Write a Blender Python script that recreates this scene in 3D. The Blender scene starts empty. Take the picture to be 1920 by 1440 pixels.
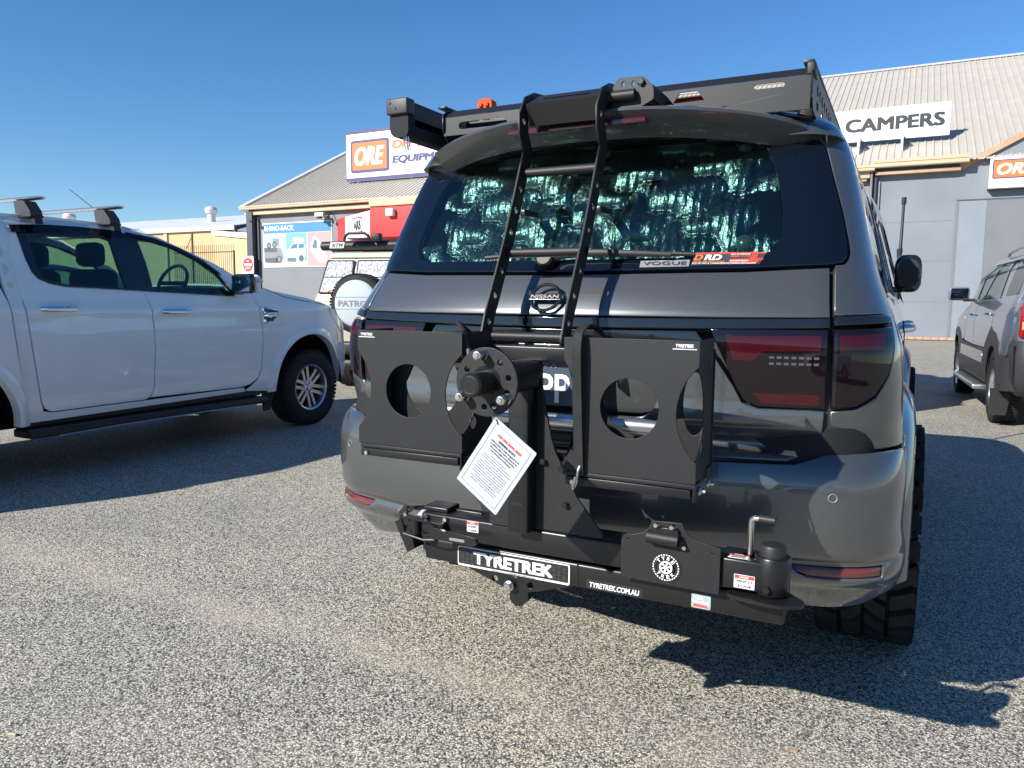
import bpy, bmesh, math, random
from mathutils import Vector, Matrix
from mathutils.geometry import delaunay_2d_cdt
random.seed(7)
sc = bpy.context.scene
COL = sc.collection
R = math.radians

# ------------------------------------------------------------------ camera
F, H, P, PSI, RO, CX, CY = 1430., 1.33, R(6.3), R(27.1), R(.4), .97, -2.15
fw = Vector((-math.sin(PSI)*math.cos(P), math.cos(PSI)*math.cos(P), -math.sin(P)))
r0 = Vector((math.cos(PSI), math.sin(PSI), 0)); u0 = r0.cross(fw)
rt = math.cos(RO)*r0 + math.sin(RO)*u0; up = rt.cross(fw)
cam = bpy.data.cameras.new('camera'); co = bpy.data.objects.new('camera', cam); COL.objects.link(co)
cam.sensor_fit = 'HORIZONTAL'; cam.sensor_width = 36; cam.lens = F/1920*36
cam.clip_start = .05; cam.clip_end = 3000
m = Matrix((rt, up, -fw)).transposed().to_4x4(); m.translation = (CX, CY, H); co.matrix_world = m
sc.camera = co

# ------------------------------------------------------------------ world, sun, exposure
SUN = Vector((.82, 1.46, -1.0)).normalized()          # direction the light travels
W = bpy.data.worlds.new("World"); sc.world = W; W.use_nodes = True
nt = W.node_tree; bg = nt.nodes['Background']
sky = nt.nodes.new('ShaderNodeTexSky'); sky.sky_type = 'NISHITA'; sky.sun_disc = False
sky.sun_elevation = math.asin(-SUN.z); sky.sun_rotation = math.atan2(-SUN.x, -SUN.y)
sky.altitude = 0; sky.air_density = 1.0; sky.dust_density = .0; sky.ozone_density = 5.0
hs_ = nt.nodes.new('ShaderNodeHueSaturation'); hs_.inputs['Hue'].default_value = .503; hs_.inputs['Saturation'].default_value = 1.18
nt.links.new(sky.outputs[0], hs_.inputs['Color']); nt.links.new(hs_.outputs[0], bg.inputs[0]); bg.inputs[1].default_value = .092
sl = bpy.data.lights.new('sun', 'SUN'); so = bpy.data.objects.new('sun', sl); COL.objects.link(so)
sl.energy = 5.0; sl.angle = R(.53); sl.color = (1, .965, .885)
so.rotation_euler = SUN.to_track_quat('-Z', 'Y').to_euler(); so.location = (-20, -20, 30)
sc.view_settings.view_transform = 'Standard'; sc.view_settings.look = 'None'
sc.view_settings.exposure = .68; sc.view_settings.gamma = 1; sc.view_settings.use_curve_mapping = False

# ------------------------------------------------------------------ materials
def mat(name, col, rough=.5, metal=0., coat=0., spec=.5, noise=None, bump=None, emit=None, col2=None):
    m = bpy.data.materials.new(name); m.use_nodes = True; n = m.node_tree; b = n.nodes['Principled BSDF']
    b.inputs['Base Color'].default_value = (*col, 1); b.inputs['Roughness'].default_value = rough
    b.inputs['Metallic'].default_value = metal; b.inputs['Coat Weight'].default_value = coat
    b.inputs['Coat Roughness'].default_value = .03; b.inputs['Specular IOR Level'].default_value = spec
    tc = n.nodes.new('ShaderNodeTexCoord')
    if noise:
        scale, amt = noise[0], noise[1]
        t = n.nodes.new('ShaderNodeTexNoise'); t.inputs['Scale'].default_value = scale; t.inputs['Detail'].default_value = noise[2] if len(noise) > 2 else 4
        n.links.new(tc.outputs['Object'], t.inputs['Vector'])
        r = n.nodes.new('ShaderNodeValToRGB'); r.color_ramp.elements[0].position = .3; r.color_ramp.elements[1].position = .7
        c2 = col2 or tuple(min(1, c*(1+amt)) for c in col)
        r.color_ramp.elements[0].color = (*[c*(1-amt) for c in col], 1); r.color_ramp.elements[1].color = (*c2, 1)
        n.links.new(t.outputs['Fac'], r.inputs['Fac']); n.links.new(r.outputs['Color'], b.inputs['Base Color'])
    if bump:
        t = n.nodes.new('ShaderNodeTexNoise'); t.inputs['Scale'].default_value = bump[0]; t.inputs['Detail'].default_value = 3
        n.links.new(tc.outputs['Object'], t.inputs['Vector'])
        bp = n.nodes.new('ShaderNodeBump'); bp.inputs['Strength'].default_value = bump[1]; bp.inputs['Distance'].default_value = bump[2] if len(bump) > 2 else .002
        n.links.new(t.outputs['Fac'], bp.inputs['Height']); n.links.new(bp.outputs[0], b.inputs['Normal'])
    return m

def glassmat(name, tint, refl=1.0):
    m = bpy.data.materials.new(name); m.use_nodes = True; n = m.node_tree; n.nodes.clear()
    o = n.nodes.new('ShaderNodeOutputMaterial'); mx = n.nodes.new('ShaderNodeMixShader'); tr = n.nodes.new('ShaderNodeBsdfTransparent')
    g = n.nodes.new('ShaderNodeBsdfGlossy'); g.inputs['Roughness'].default_value = .01
    fr = n.nodes.new('ShaderNodeFresnel'); fr.inputs['IOR'].default_value = 1.5 if refl <= 1 else 1.65
    tr.inputs['Color'].default_value = (*tint, 1)
    ge = n.nodes.new('ShaderNodeNewGeometry'); mr_ = n.nodes.new('ShaderNodeMapRange'); v_ = fr.inputs['IOR'].default_value
    mr_.inputs['To Min'].default_value = v_; mr_.inputs['To Max'].default_value = 1/v_     # same reflectance from either side of the pane
    n.links.new(ge.outputs['Backfacing'], mr_.inputs['Value']); n.links.new(mr_.outputs[0], fr.inputs['IOR'])
    n.links.new(fr.outputs[0], mx.inputs[0]); n.links.new(tr.outputs[0], mx.inputs[1]); n.links.new(g.outputs[0], mx.inputs[2]); n.links.new(mx.outputs[0], o.inputs[0])
    return m

M = {}
M['paint'] = mat('dark_grey_metallic_paint', (.105, .110, .112), .32, .6, 1., noise=(900, .22, 1))
M['black_gloss'] = mat('gloss_black', (.008, .009, .011), .12, 0, .6)
M['smoke_panel'] = mat('smoked_panel', (.010, .012, .016), .05, 0, 0, .6)
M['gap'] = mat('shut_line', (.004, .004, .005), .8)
M['powder'] = mat('black_powder_coat', (.0135, .0135, .0145), .5, 0, 0, .38, noise=(420, .4, 2), bump=(520, .5, .0008))
M['powder2'] = mat('satin_black_steel', (.010, .010, .011), .33, 0, .0, .45, bump=(500, .12, .0005))
M['rackmat'] = mat('textured_black_aluminium', (.012, .012, .013), .42, 0, 0, .4, bump=(800, .25, .0005))
M['zinc'] = mat('zinc_plate', (.62, .60, .56), .28, 1., 0)
M['chrome'] = mat('chrome', (.8, .8, .82), .06, 1.)
M['alloy'] = mat('alloy_silver', (.55, .55, .57), .3, .9, .2)
M['satin'] = mat('satin_silver', (.50, .51, .53), .3, .9, .3)
M['rubber'] = mat('tyre_rubber', (.018, .018, .018), .75, 0, 0, .3, noise=(30, .3), bump=(120, .2, .001))
M['plastic'] = mat('black_plastic', (.018, .018, .02), .5, 0, 0, .4)
M['grey_plastic'] = mat('grey_plastic', (.036, .036, .040), .5, 0, 0, .4, bump=(300, .1, .0006))
M['privacy'] = mat('privacy_glass', (.003, .005, .009), .015, 0, 0, .55)
M['white_paint'] = mat('white_car_paint', (.82, .82, .80), .22, 0, 1., .5, noise=(2.2, .025, 6))
M['cream_paint'] = mat('cream_car_paint', (.66, .64, .46), .28, 0, .7, noise=(6, .04))
M['beige_panel'] = mat('beige_lower_paint', (.42, .36, .27), .4, 0, .3, noise=(8, .08))
M['silver_paint'] = mat('silver_blue_paint', (.28, .315, .375), .3, .75, 1., noise=(800, .1, 1))
M['silver2'] = mat('pale_silver_paint', (.5, .52, .54), .3, .7, 1.)
M['red_lens'] = mat('red_lens', (.28, .006, .008), .1, 0, 1.)
M['red_lens_dark'] = mat('smoked_red_lens', (.040, .003, .006), .04, 0, 0, .5)
M['lamp_cell'] = mat('dim_lamp_cells', (.07, .07, .075), .3)
M['dark_lens'] = mat('smoked_lens', (.006, .0035, .005), .03, 0, 0, .5)
M['brake'] = mat('unlit_brake_lens', (.06, .004, .006), .12, 0, 1.)
M['cover'] = mat('pale_grey_cover', (.42, .47, .51), .35, 0, .4)
M['reflector'] = mat('dim_red_reflector', (.13, .022, .018), .18, 0, 1.)
M['amber'] = mat('amber_lens', (.75, .35, .16), .15, 0, 1.)
M['clear_lens'] = mat('clear_lens', (.55, .57, .6), .12, .3, 1.)
M['orange'] = mat('orange_plastic', (.62, .075, .012), .65, 0, 0, .2)
M['white'] = mat('white_print', (.80, .80, .80), .5)
M['letter_grey'] = mat('charcoal_letters', (.03, .032, .04), .5)
M['paper'] = mat('laminated_paper', (.44, .45, .50), .3, 0, .5, noise=(14, .05))
M['ink'] = mat('ink_grey', (.22, .22, .26), .6)
M['inkred'] = mat('ink_red', (.62, .09, .09), .6)
M['red_sticker'] = mat('red_sticker', (.62, .06, .035), .4)
M['sign_white'] = mat('sign_white', (.82, .82, .82), .45, noise=(1.5, .03))
M['sign_navy'] = mat('sign_navy', (.05, .045, .15), .5)
M['sign_orange'] = mat('sign_orange', (.80, .16, .035), .5)
M['sign_red'] = mat('sign_red', (.62, .03, .03), .5)
M['wall_grey'] = mat('painted_wall_grey', (.185, .205, .235), .8, noise=(.8, .07, 8), bump=(30, .1, .004))
M['wall_grey2'] = mat('painted_patch_grey', (.155, .16, .18), .8, noise=(1.2, .05, 6))
M['wall_pale'] = mat('painted_patch_pale', (.205, .23, .265), .8, noise=(1.2, .05, 6))
M['wall_dark'] = mat('post_dark_grey', (.06, .065, .08), .7)
M['wall_left'] = mat('left_wall_grey', (.20, .205, .225), .8, noise=(.9, .07, 6))
M['fascia'] = mat('cream_fascia', (.50, .39, .26), .55, noise=(2, .07))
M['timber'] = mat('brown_barge', (.42, .27, .17), .65, noise=(3, .15))
M['roofing'] = mat('weathered_roof_steel', (.46, .42, .36), .5, .05, 0, noise=(1.1, .07, 8))
M['capping'] = mat('roof_capping', (.55, .54, .52), .5, .1)
M['red_wall'] = mat('red_wall', (.56, .035, .035), .6, noise=(2, .05))
M['shed_roof'] = mat('pale_shed_roof', (.62, .63, .64), .5, .1, noise=(.5, .05))
M['shed_wall'] = mat('tan_shed_wall', (.55, .37, .20), .8, noise=(2, .08, 8), bump=(20, .2, .01))
M['shed_wall2'] = mat('sand_shed_wall', (.62, .46, .25), .8, noise=(2, .07, 8), bump=(20, .2, .01))
M['fence_steel'] = mat('brown_steel', (.07, .055, .05), .6)
M['seat'] = mat('dark_seat_cloth', (.016, .017, .02), .9)
M['interior'] = mat('dark_interior', (.02, .021, .024), .8)
M['glass'] = glassmat('tinted_glass', (.52, .71, .69))
M['glass_rear'] = glassmat('privacy_rear_glass', (.19, .28, .265), 1.2)
M['plate_blue'] = mat('plate_blue', (.045, .065, .10), .35)
M['plate_yellow'] = mat('plate_yellow', (.75, .52, .03), .4)
M['tape'] = mat('grey_tape', (.2, .2, .21), .5)
M['teal'] = mat('pale_teal_holo', (.42, .55, .52), .2, .3, .5, noise=(120, .2))

def asphalt():
    m = bpy.data.materials.new('exposed_aggregate_asphalt'); m.use_nodes = True; n = m.node_tree; b = n.nodes['Principled BSDF']; L = n.links.new
    b.inputs['Roughness'].default_value = .75; b.inputs['Specular IOR Level'].default_value = .35
    tc = n.nodes.new('ShaderNodeTexCoord')
    def N(t, **k):
        x = n.nodes.new(t)
        for a, v in k.items():
            x.inputs[a].default_value = v
        return x
    v1 = N('ShaderNodeTexVoronoi', Scale=175.); v1.inputs['Randomness'].default_value = 1
    L(tc.outputs['Object'], v1.inputs['Vector'])
    sep = n.nodes.new('ShaderNodeSeparateColor'); L(v1.outputs['Color'], sep.inputs[0])
    r1 = n.nodes.new('ShaderNodeValToRGB'); cr = r1.color_ramp
    cr.elements[0].position = 0; cr.elements[0].color = (.06, .06, .065, 1)
    cr.elements[1].position = 1; cr.elements[1].color = (.88, .84, .70, 1)
    for p, c in ((.22, (.09, .088, .09)), (.42, (.24, .23, .215)), (.62, (.355, .34, .315)), (.84, (.47, .445, .40))):
        e = cr.elements.new(p); e.color = (*[min(1, q*1.45) for q in c], 1)
    L(sep.outputs[0], r1.inputs[0])
    # dark binder between stones
    rd = n.nodes.new('ShaderNodeValToRGB'); rd.color_ramp.elements[0].position = .35; rd.color_ramp.elements[0].color = (1, 1, 1, 1)
    rd.color_ramp.elements[1].position = .75; rd.color_ramp.elements[1].color = (.38, .38, .40, 1)
    L(v1.outputs['Distance'], rd.inputs[0])
    mu = n.nodes.new('ShaderNodeMix'); mu.data_type = 'RGBA'; mu.blend_type = 'MULTIPLY'; mu.inputs[0].default_value = 1
    L(r1.outputs[0], mu.inputs[6]); L(rd.outputs[0], mu.inputs[7])
    # fine second stone size
    v2 = N('ShaderNodeTexNoise', Scale=260., Detail=2.); L(tc.outputs['Object'], v2.inputs['Vector'])
    r2 = n.nodes.new('ShaderNodeValToRGB'); r2.color_ramp.elements[0].position = .36; r2.color_ramp.elements[0].color = (.45, .45, .47, 1)
    r2.color_ramp.elements[1].position = .62; r2.color_ramp.elements[1].color = (1.25, 1.22, 1.15, 1); L(v2.outputs['Fac'], r2.inputs[0])
    mu2 = n.nodes.new('ShaderNodeMix'); mu2.data_type = 'RGBA'; mu2.blend_type = 'MULTIPLY'; mu2.inputs[0].default_value = .6
    L(mu.outputs[2], mu2.inputs[6]); L(r2.outputs[0], mu2.inputs[7])
    # large tone patches
    n1 = N('ShaderNodeTexNoise', Scale=.9, Detail=5., Roughness=.6); L(tc.outputs['Object'], n1.inputs['Vector'])
    r3 = n.nodes.new('ShaderNodeValToRGB'); r3.color_ramp.elements[0].position = .35; r3.color_ramp.elements[0].color = (1.0, 1.0, .96, 1)
    r3.color_ramp.elements[1].position = .68; r3.color_ramp.elements[1].color = (1.26, 1.22, 1.06, 1); L(n1.outputs['Fac'], r3.inputs[0])
    mu3 = n.nodes.new('ShaderNodeMix'); mu3.data_type = 'RGBA'; mu3.blend_type = 'MULTIPLY'; mu3.inputs[0].default_value = 1
    L(mu2.outputs[2], mu3.inputs[6]); L(r3.outputs[0], mu3.inputs[7])
    # sandy dust band along y ~ .08 (left of the car), wobbling with noise
    sx = n.nodes.new('ShaderNodeSeparateXYZ'); L(tc.outputs['Object'], sx.inputs[0])
    n2 = N('ShaderNodeTexNoise', Scale=1.6, Detail=6., Roughness=.65); L(tc.outputs['Object'], n2.inputs['Vector'])
    def math_(op, a, c, clamp=False):
        x = n.nodes.new('ShaderNodeMath'); x.operation = op; x.use_clamp = clamp
        for i, q in enumerate((a, c)):
            if q is None: continue
            if isinstance(q, (int, float)): x.inputs[i].default_value = q
            else: L(q, x.inputs[i])
        return x.outputs[0]
    def band(y0, slope, width, amt):
        yy = math_('ADD', math_('MULTIPLY', sx.outputs[0], slope), y0)
        d = math_('SUBTRACT', sx.outputs[1], yy)
        d = math_('ADD', d, math_('MULTIPLY', math_('SUBTRACT', n2.outputs['Fac'], .5), .5))
        g = math_('POWER', 2.718, math_('MULTIPLY', math_('MULTIPLY', d, d), -1/(width*width)))
        n3 = math_('MULTIPLY', math_('SUBTRACT', n2.outputs['Fac'], .32, True), 3.2, True)
        return math_('MULTIPLY', math_('MULTIPLY', g, n3), amt)
    b1 = math_('ADD', band(.07, -.02, .13, .36), band(-.62, .10, .2, .2), True)
    lt = math_('LESS_THAN', sx.outputs[0], 2.2)
    b1 = math_('MULTIPLY', b1, lt)
    mx = n.nodes.new('ShaderNodeMix'); mx.data_type = 'RGBA'; L(b1, mx.inputs[0]); L(mu3.outputs[2], mx.inputs[6]); mx.inputs[7].default_value = (.56, .49, .38, 1)
    L(mx.outputs[2], b.inputs['Base Color'])
    bp = N('ShaderNodeBump', Strength=.55, Distance=.003); bp.invert = True
    L(v1.outputs['Distance'], bp.inputs['Height']); L(bp.outputs[0], b.inputs['Normal'])
    return m
M['asphalt'] = asphalt()

# ------------------------------------------------------------------ helpers
def tag(o, label=None, cat=None, group=None, kind=None):
    if label: o['label'] = label
    if cat: o['category'] = cat
    if group: o['group'] = group
    if kind: o['kind'] = kind
    return o
def empty(name, label, cat, loc=(0, 0, 0), rz=0, group=None):
    o = bpy.data.objects.new(name, None); COL.objects.link(o); o.location = loc; o.rotation_euler = (0, 0, rz); o.empty_display_size = .2
    return tag(o, label, cat, group)
def link(name, me, m=None, parent=None):
    if m is not None:
        me.materials.clear()
        for x in (m if isinstance(m, (list, tuple)) else [m]): me.materials.append(M[x] if isinstance(x, str) else x)
    o = bpy.data.objects.new(name, me); COL.objects.link(o)
    if parent is not None: o.parent = parent
    return o
def copy_tree(o, parent=None):
    c = o.copy(); COL.objects.link(c); c.parent = parent
    for ch in o.children: copy_tree(ch, c)
    return c

class MB:
    def __init__(s): s.v = []; s.f = []; s.sm = []
    def add(s, vs, fs, smooth=False, T=None):
        b = len(s.v); s.v += [tuple(T @ Vector(v)) if T is not None else tuple(v) for v in vs]
        s.f += [tuple(i+b for i in f) for f in fs]; s.sm += [smooth]*len(fs); return s
    def box(s, a, b, bev=0., T=None):
        """a,b opposite corners; chamfered edges"""
        lo = [min(a[i], b[i]) for i in range(3)]; hi = [max(a[i], b[i]) for i in range(3)]
        e = min(bev, *[(hi[i]-lo[i])*.49 for i in range(3)])
        if e <= 0:
            vs = [(x, y, z) for x in (lo[0], hi[0]) for y in (lo[1], hi[1]) for z in (lo[2], hi[2])]
            return s.add(vs, [(0, 1, 3, 2), (4, 6, 7, 5), (0, 4, 5, 1), (2, 3, 7, 6), (0, 2, 6, 4), (1, 5, 7, 3)], False, T)
        bm = bmesh.new(); bmesh.ops.create_cube(bm, size=1)
        for v in bm.verts: v.co = Vector([(lo[i]+hi[i])/2 + v.co[i]*(hi[i]-lo[i]) for i in range(3)])
        bmesh.ops.bevel(bm, geom=bm.edges[:], offset=e, segments=3 if e > .003 else 2, profile=.5, affect='EDGES')
        bm.verts.index_update(); s.add([v.co[:] for v in bm.verts], [[v.index for v in f.verts] for f in bm.faces], False, T); bm.free(); return s
    def tube(s, path, r, n=12, cap=True, T=None, flat=None):
        path = [Vector(p) for p in path]; rs = r if isinstance(r, (list, tuple)) else [r]*len(path)
        vs = []; fs = []
        t0 = (path[1]-path[0]).normalized(); a = Vector((0, 0, 1)) if abs(t0.z) < .9 else Vector((1, 0, 0)); u = t0.cross(a).normalized()
        for i, p in enumerate(path):
            t = (path[min(i+1, len(path)-1)]-path[max(i-1, 0)]).normalized()
            u = (u - t*u.dot(t)).normalized(); w = t.cross(u)
            for k in range(n):
                an = 2*math.pi*k/n; ru, rw = (rs[i], rs[i]) if flat is None else (rs[i]*flat[0], rs[i]*flat[1])
                vs.append(p + u*math.cos(an)*ru + w*math.sin(an)*rw)
        for i in range(len(path)-1):
            for k in range(n): fs.append((i*n+k, i*n+(k+1) % n, (i+1)*n+(k+1) % n, (i+1)*n+k))
        s.add(vs, fs, True, T)
        if cap:
            b = len(s.v)-len(vs); s.f += [tuple(b+k for k in range(n))[::-1], tuple(b+(len(path)-1)*n+k for k in range(n))]; s.sm += [False, False]
        return s
    def lathe(s, prof, o, ax, n=32, T=None, smooth=True, a0=0, a1=2*math.pi):
        """prof: (radius, distance along axis)"""
        ax = Vector(ax).normalized(); o = Vector(o); a = Vector((0, 0, 1)) if abs(ax.z) < .9 else Vector((1, 0, 0)); u = ax.cross(a).normalized(); w = ax.cross(u)
        full = abs(a1-a0-2*math.pi) < 1e-6; nn = n if full else n+1
        vs = []; fs = []
        for r, h in prof:
            for k in range(nn):
                an = a0+(a1-a0)*k/n; vs.append(o+ax*h+(u*math.cos(an)+w*math.sin(an))*r)
        for i in range(len(prof)-1):
            for k in range(n):
                k2 = (k+1) % nn
                fs.append((i*nn+k, i*nn+k2, (i+1)*nn+k2, (i+1)*nn+k))
        return s.add(vs, fs, smooth, T)
    def cyl(s, o, ax, r, h, n=24, ch=.002, T=None):
        return s.lathe([(0.0001, 0), (r-ch, 0), (r, ch), (r, h-ch), (r-ch, h), (.0001, h)], o, ax, n, T)
    def prism(s, poly, o, u, v, h, T=None):
        """polygon in plane (o,u,v) extruded by vector h"""
        o, u, v, h = map(Vector, (o, u, v, h)); n = len(poly)
        a = [o+u*p[0]+v*p[1] for p in poly]; vs = a+[p+h for p in a]
        return s.add(vs, [tuple(range(n))[::-1], tuple(range(n, 2*n))]+[(i, (i+1) % n, (i+1) % n+n, i+n) for i in range(n)], False, T)
    def build(s, name, m, parent=None, sharp=35):
        me = bpy.data.meshes.new(name); me.from_pydata(s.v, [], s.f); me.update()
        bm = bmesh.new(); bm.from_mesh(me); bmesh.ops.recalc_face_normals(bm, faces=bm.faces[:]); bm.to_mesh(me); bm.free()
        for p in me.polygons: p.use_smooth = True
        try: me.set_sharp_from_angle(angle=R(sharp))
        except Exception: pass
        return link(name, me, m, parent)

def area(p): return .5*sum(p[i][0]*p[(i+1) % len(p)][1]-p[(i+1) % len(p)][0]*p[i][1] for i in range(len(p)))
def ccw(p): return list(p) if area(p) > 0 else list(p)[::-1]
def resample(p, seg):
    out = []
    for i in range(len(p)):
        a, b = p[i], p[(i+1) % len(p)]; d = math.hypot(b[0]-a[0], b[1]-a[1]); k = max(1, int(math.ceil(d/seg)))
        out += [(a[0]+(b[0]-a[0])*j/k, a[1]+(b[1]-a[1])*j/k) for j in range(k)]
    return out
def inset(p, e):
    n = len(p); out = []
    for i in range(n):
        a, b, c = p[i-1], p[i], p[(i+1) % n]
        d1 = Vector((b[0]-a[0], b[1]-a[1])); d2 = Vector((c[0]-b[0], c[1]-b[1]))
        if d1.length < 1e-9: d1 = d2
        if d2.length < 1e-9: d2 = d1
        d1.normalize(); d2.normalize(); n1 = Vector((-d1.y, d1.x)); n2 = Vector((-d2.y, d2.x)); mm = n1+n2
        if mm.length < 1e-3: mm = n1
        mm.normalize(); k = min(1/max(.35, mm.dot(n1)), 2.2)
        out.append((b[0]+mm.x*e*k, b[1]+mm.y*e*k))
    return out
def rnd(p, r, seg=5):
    """round polygon corners; r number or list"""
    n = len(p); out = []
    for i in range(n):
        rr = r[i] if isinstance(r, (list, tuple)) else r
        a, b, c = Vector(p[i-1]), Vector(p[i]), Vector(p[(i+1) % n])
        d1 = (a-b); d2 = (c-b); l = min(rr, d1.length*.48, d2.length*.48)
        if l < 1e-4: out.append(tuple(b)); continue
        s, e = b+d1.normalized()*l, b+d2.normalized()*l
        for k in range(seg+1):
            t = k/seg; out.append(tuple(s*(1-t)**2+b*2*t*(1-t)+e*t*t))
    return out
def circ(cx, cy, r, n=32, a0=0, a1=360, ry=None):
    ry = ry or r; k = n if a1-a0 == 360 else n+1
    return [(cx+r*math.cos(R(a0+(a1-a0)*i/n)), cy+ry*math.sin(R(a0+(a1-a0)*i/n))) for i in range(k)]
def slot(x0, x1, y0, y1, n=6):
    r = (y1-y0)/2; cy = (y0+y1)/2
    return [(x1-r+r*math.cos(R(-90+180*i/n)), cy+r*math.sin(R(-90+180*i/n))) for i in range(n+1)]+[(x0+r+r*math.cos(R(90+180*i/n)), cy+r*math.sin(R(90+180*i/n))) for i in range(n+1)]
def inpoly(x, y, p):
    c = False; n = len(p); j = n-1
    for i in range(n):
        xi, yi = p[i]; xj, yj = p[j]
        if (yi > y) != (yj > y) and x < (xj-xi)*(y-yi)/(yj-yi)+xi: c = not c
        j = i
    return c
def triang(outer, holes, cell):
    pts = []; edges = []
    for lp in [outer]+holes:
        b = len(pts); pts += [Vector(q) for q in lp]; edges += [(b+i, b+(i+1) % len(lp)) for i in range(len(lp))]
    if cell:
        x0 = min(q[0] for q in outer); x1 = max(q[0] for q in outer); y0 = min(q[1] for q in outer); y1 = max(q[1] for q in outer)
        sm_out = inset(outer, cell*.3)
        i = 0; y = y0+cell*.5
        while y < y1:
            x = x0+cell*(.5 if i % 2 else .99)
            while x < x1:
                if inpoly(x, y, sm_out) and not any(inpoly(x, y, inset(h, cell*.3)) for h in holes): pts.append(Vector((x, y)))
                x += cell
            y += cell*.87; i += 1
    v, _, fs, *_ = delaunay_2d_cdt(pts, edges, [], 0, 1e-7)
    out = []
    for f in fs:
        cx = sum(v[i].x for i in f)/len(f); cy = sum(v[i].y for i in f)/len(f)
        if inpoly(cx, cy, outer) and not any(inpoly(cx, cy, h) for h in holes): out.append(tuple(f))
    return [(q.x, q.y) for q in v], out

def panel(name, outer, mp, m, parent, off=0., th=.012, cell=.05, holes=(), ch=.003, flip=False, back=False, seg=None, bulge=None):
    """a curved sheet: outline in the 2-D coordinates of the surface mp(u,v), with rounded edge, thickness and true normals"""
    outer = resample(ccw(outer), seg or cell or .05); holes = [resample(ccw(h), seg or cell or .05)[::-1] for h in holes]
    sg = -1 if flip else 1; e = 1e-3
    def PN(u, v):
        p = Vector(mp(u, v)); du = Vector(mp(u+e, v))-Vector(mp(u-e, v)); dv = Vector(mp(u, v+e))-Vector(mp(u, v-e))
        n = du.cross(dv).normalized()*sg; return p, n
    def at(q, o):
        p, n = PN(*q); return p+n*(o+(bulge(*q) if bulge else 0)), n
    ins = inset(outer, ch); hins = [inset(h, ch) for h in holes]
    v2, tris = triang(ins, [ccw(h) for h in hins], cell)
    V = []; NN = []; FF = []
    for q in v2:
        p, n = at(q, off)
        if bulge:
            a = (at((q[0]+e, q[1]), off)[0]-at((q[0]-e, q[1]), off)[0]); b_ = (at((q[0], q[1]+e), off)[0]-at((q[0], q[1]-e), off)[0]); n = a.cross(b_).normalized()*sg
        V.append(p); NN.append(n)
    fl = lambda f: tuple(f)[::-1] if flip else tuple(f)
    FF += [fl(f) for f in tris]
    for lo, li in [(outer, ins)]+list(zip(holes, hins)):
        n = len(lo); b = len(V)
        for k in range(n):
            pi, ni = at(li[k], off); po, no = at(lo[k], off-ch); E_ = (Vector(mp(*lo[k]))-Vector(mp(*li[k])))
            E_ = E_.normalized() if E_.length > 1e-9 else ni
            V += [pi, po, po, at(lo[k], off-th)[0]]; NN += [ni, (ni+E_).normalized(), (ni*.3+E_).normalized(), E_]
        for k in range(n):
            a, c = b+4*k, b+4*((k+1) % n)
            FF += [fl((a, a+1, c+1, c)), fl((a+2, a+3, c+3, c+2))]
    if back:
        b = len(V)
        for q in v2:
            p, n = at(q, off-th); V.append(p); NN.append(-n)
        FF += [fl(tuple(i+b for i in f))[::-1] for f in tris]
    me = bpy.data.meshes.new(name); me.from_pydata([tuple(p) for p in V], [], FF); me.update()
    for p in me.polygons: p.use_smooth = True
    me.normals_split_custom_set_from_vertices([tuple(n) for n in NN])
    return link(name, me, m, parent)
def flat(o, u, v):
    o, u, v = Vector(o), Vector(u), Vector(v)
    return lambda a, b: o+u*a+v*b
def plate(name, outer, o, u, v, m, parent, th=.006, holes=(), ch=.0015, flip=False):
    """flat steel plate; front face normal = u x v"""
    return panel(name, outer, flat(o, u, v), m, parent, 0, th, None, holes, ch, flip, back=True, seg=.5)
FX, FZ = (1, 0, 0), (0, 0, 1)          # a plate facing -Y

def lettering(name, txt, w, h, o, u, v, m, parent, bold=0., shear=0., ext=.0006, off=.0015, space=1.0, smooth=False):
    """text fitted to w x h, centred at o in the plane (u,v)"""
    c = bpy.data.curves.new(name, 'FONT'); c.body = txt; c.size = 1; c.shear = shear; c.space_character = space; c.resolution_u = 3
    c.align_x = 'CENTER'; t = bpy.data.objects.new('t', c); COL.objects.link(t)
    dg = bpy.context.evaluated_depsgraph_get(); me = bpy.data.meshes.new_from_object(t.evaluated_get(dg)); bpy.data.objects.remove(t)
    xs = [q.co.x for q in me.vertices]; ys = [q.co.y for q in me.vertices]
    if not xs: return None
    cx, cy = (min(xs)+max(xs))/2, (min(ys)+max(ys))/2; hb = bold*h
    sx = (w-2*hb)/(max(xs)-min(xs)); sy = (h-2*hb)/(max(ys)-min(ys))
    o, u, v = Vector(o), Vector(u).normalized(), Vector(v).normalized(); nn = u.cross(v)
    base = [((q.co.x-cx)*sx, (q.co.y-cy)*sy) for q in me.vertices]; polys = [tuple(p.vertices) for p in me.polygons]
    V, Fc = [], []; shifts = [(0, 0)] if bold <= 0 else [(a*hb, c_*hb*.6) for a, c_ in ((-1, -1), (-1, 1), (1, -1), (1, 1), (-.35, 0), (.35, 0))]
    for k, (a, c_) in enumerate(shifts):
        nb = len(V); V += [tuple(o+u*(x+a)+v*(y+c_)+nn*(off+.00015*k*max(1, h*4))) for x, y in base]; Fc += [tuple(i+nb for i in f) for f in polys]
    me = bpy.data.meshes.new(name); me.from_pydata(V, [], Fc)
    return link(name, me, m, parent)

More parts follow.
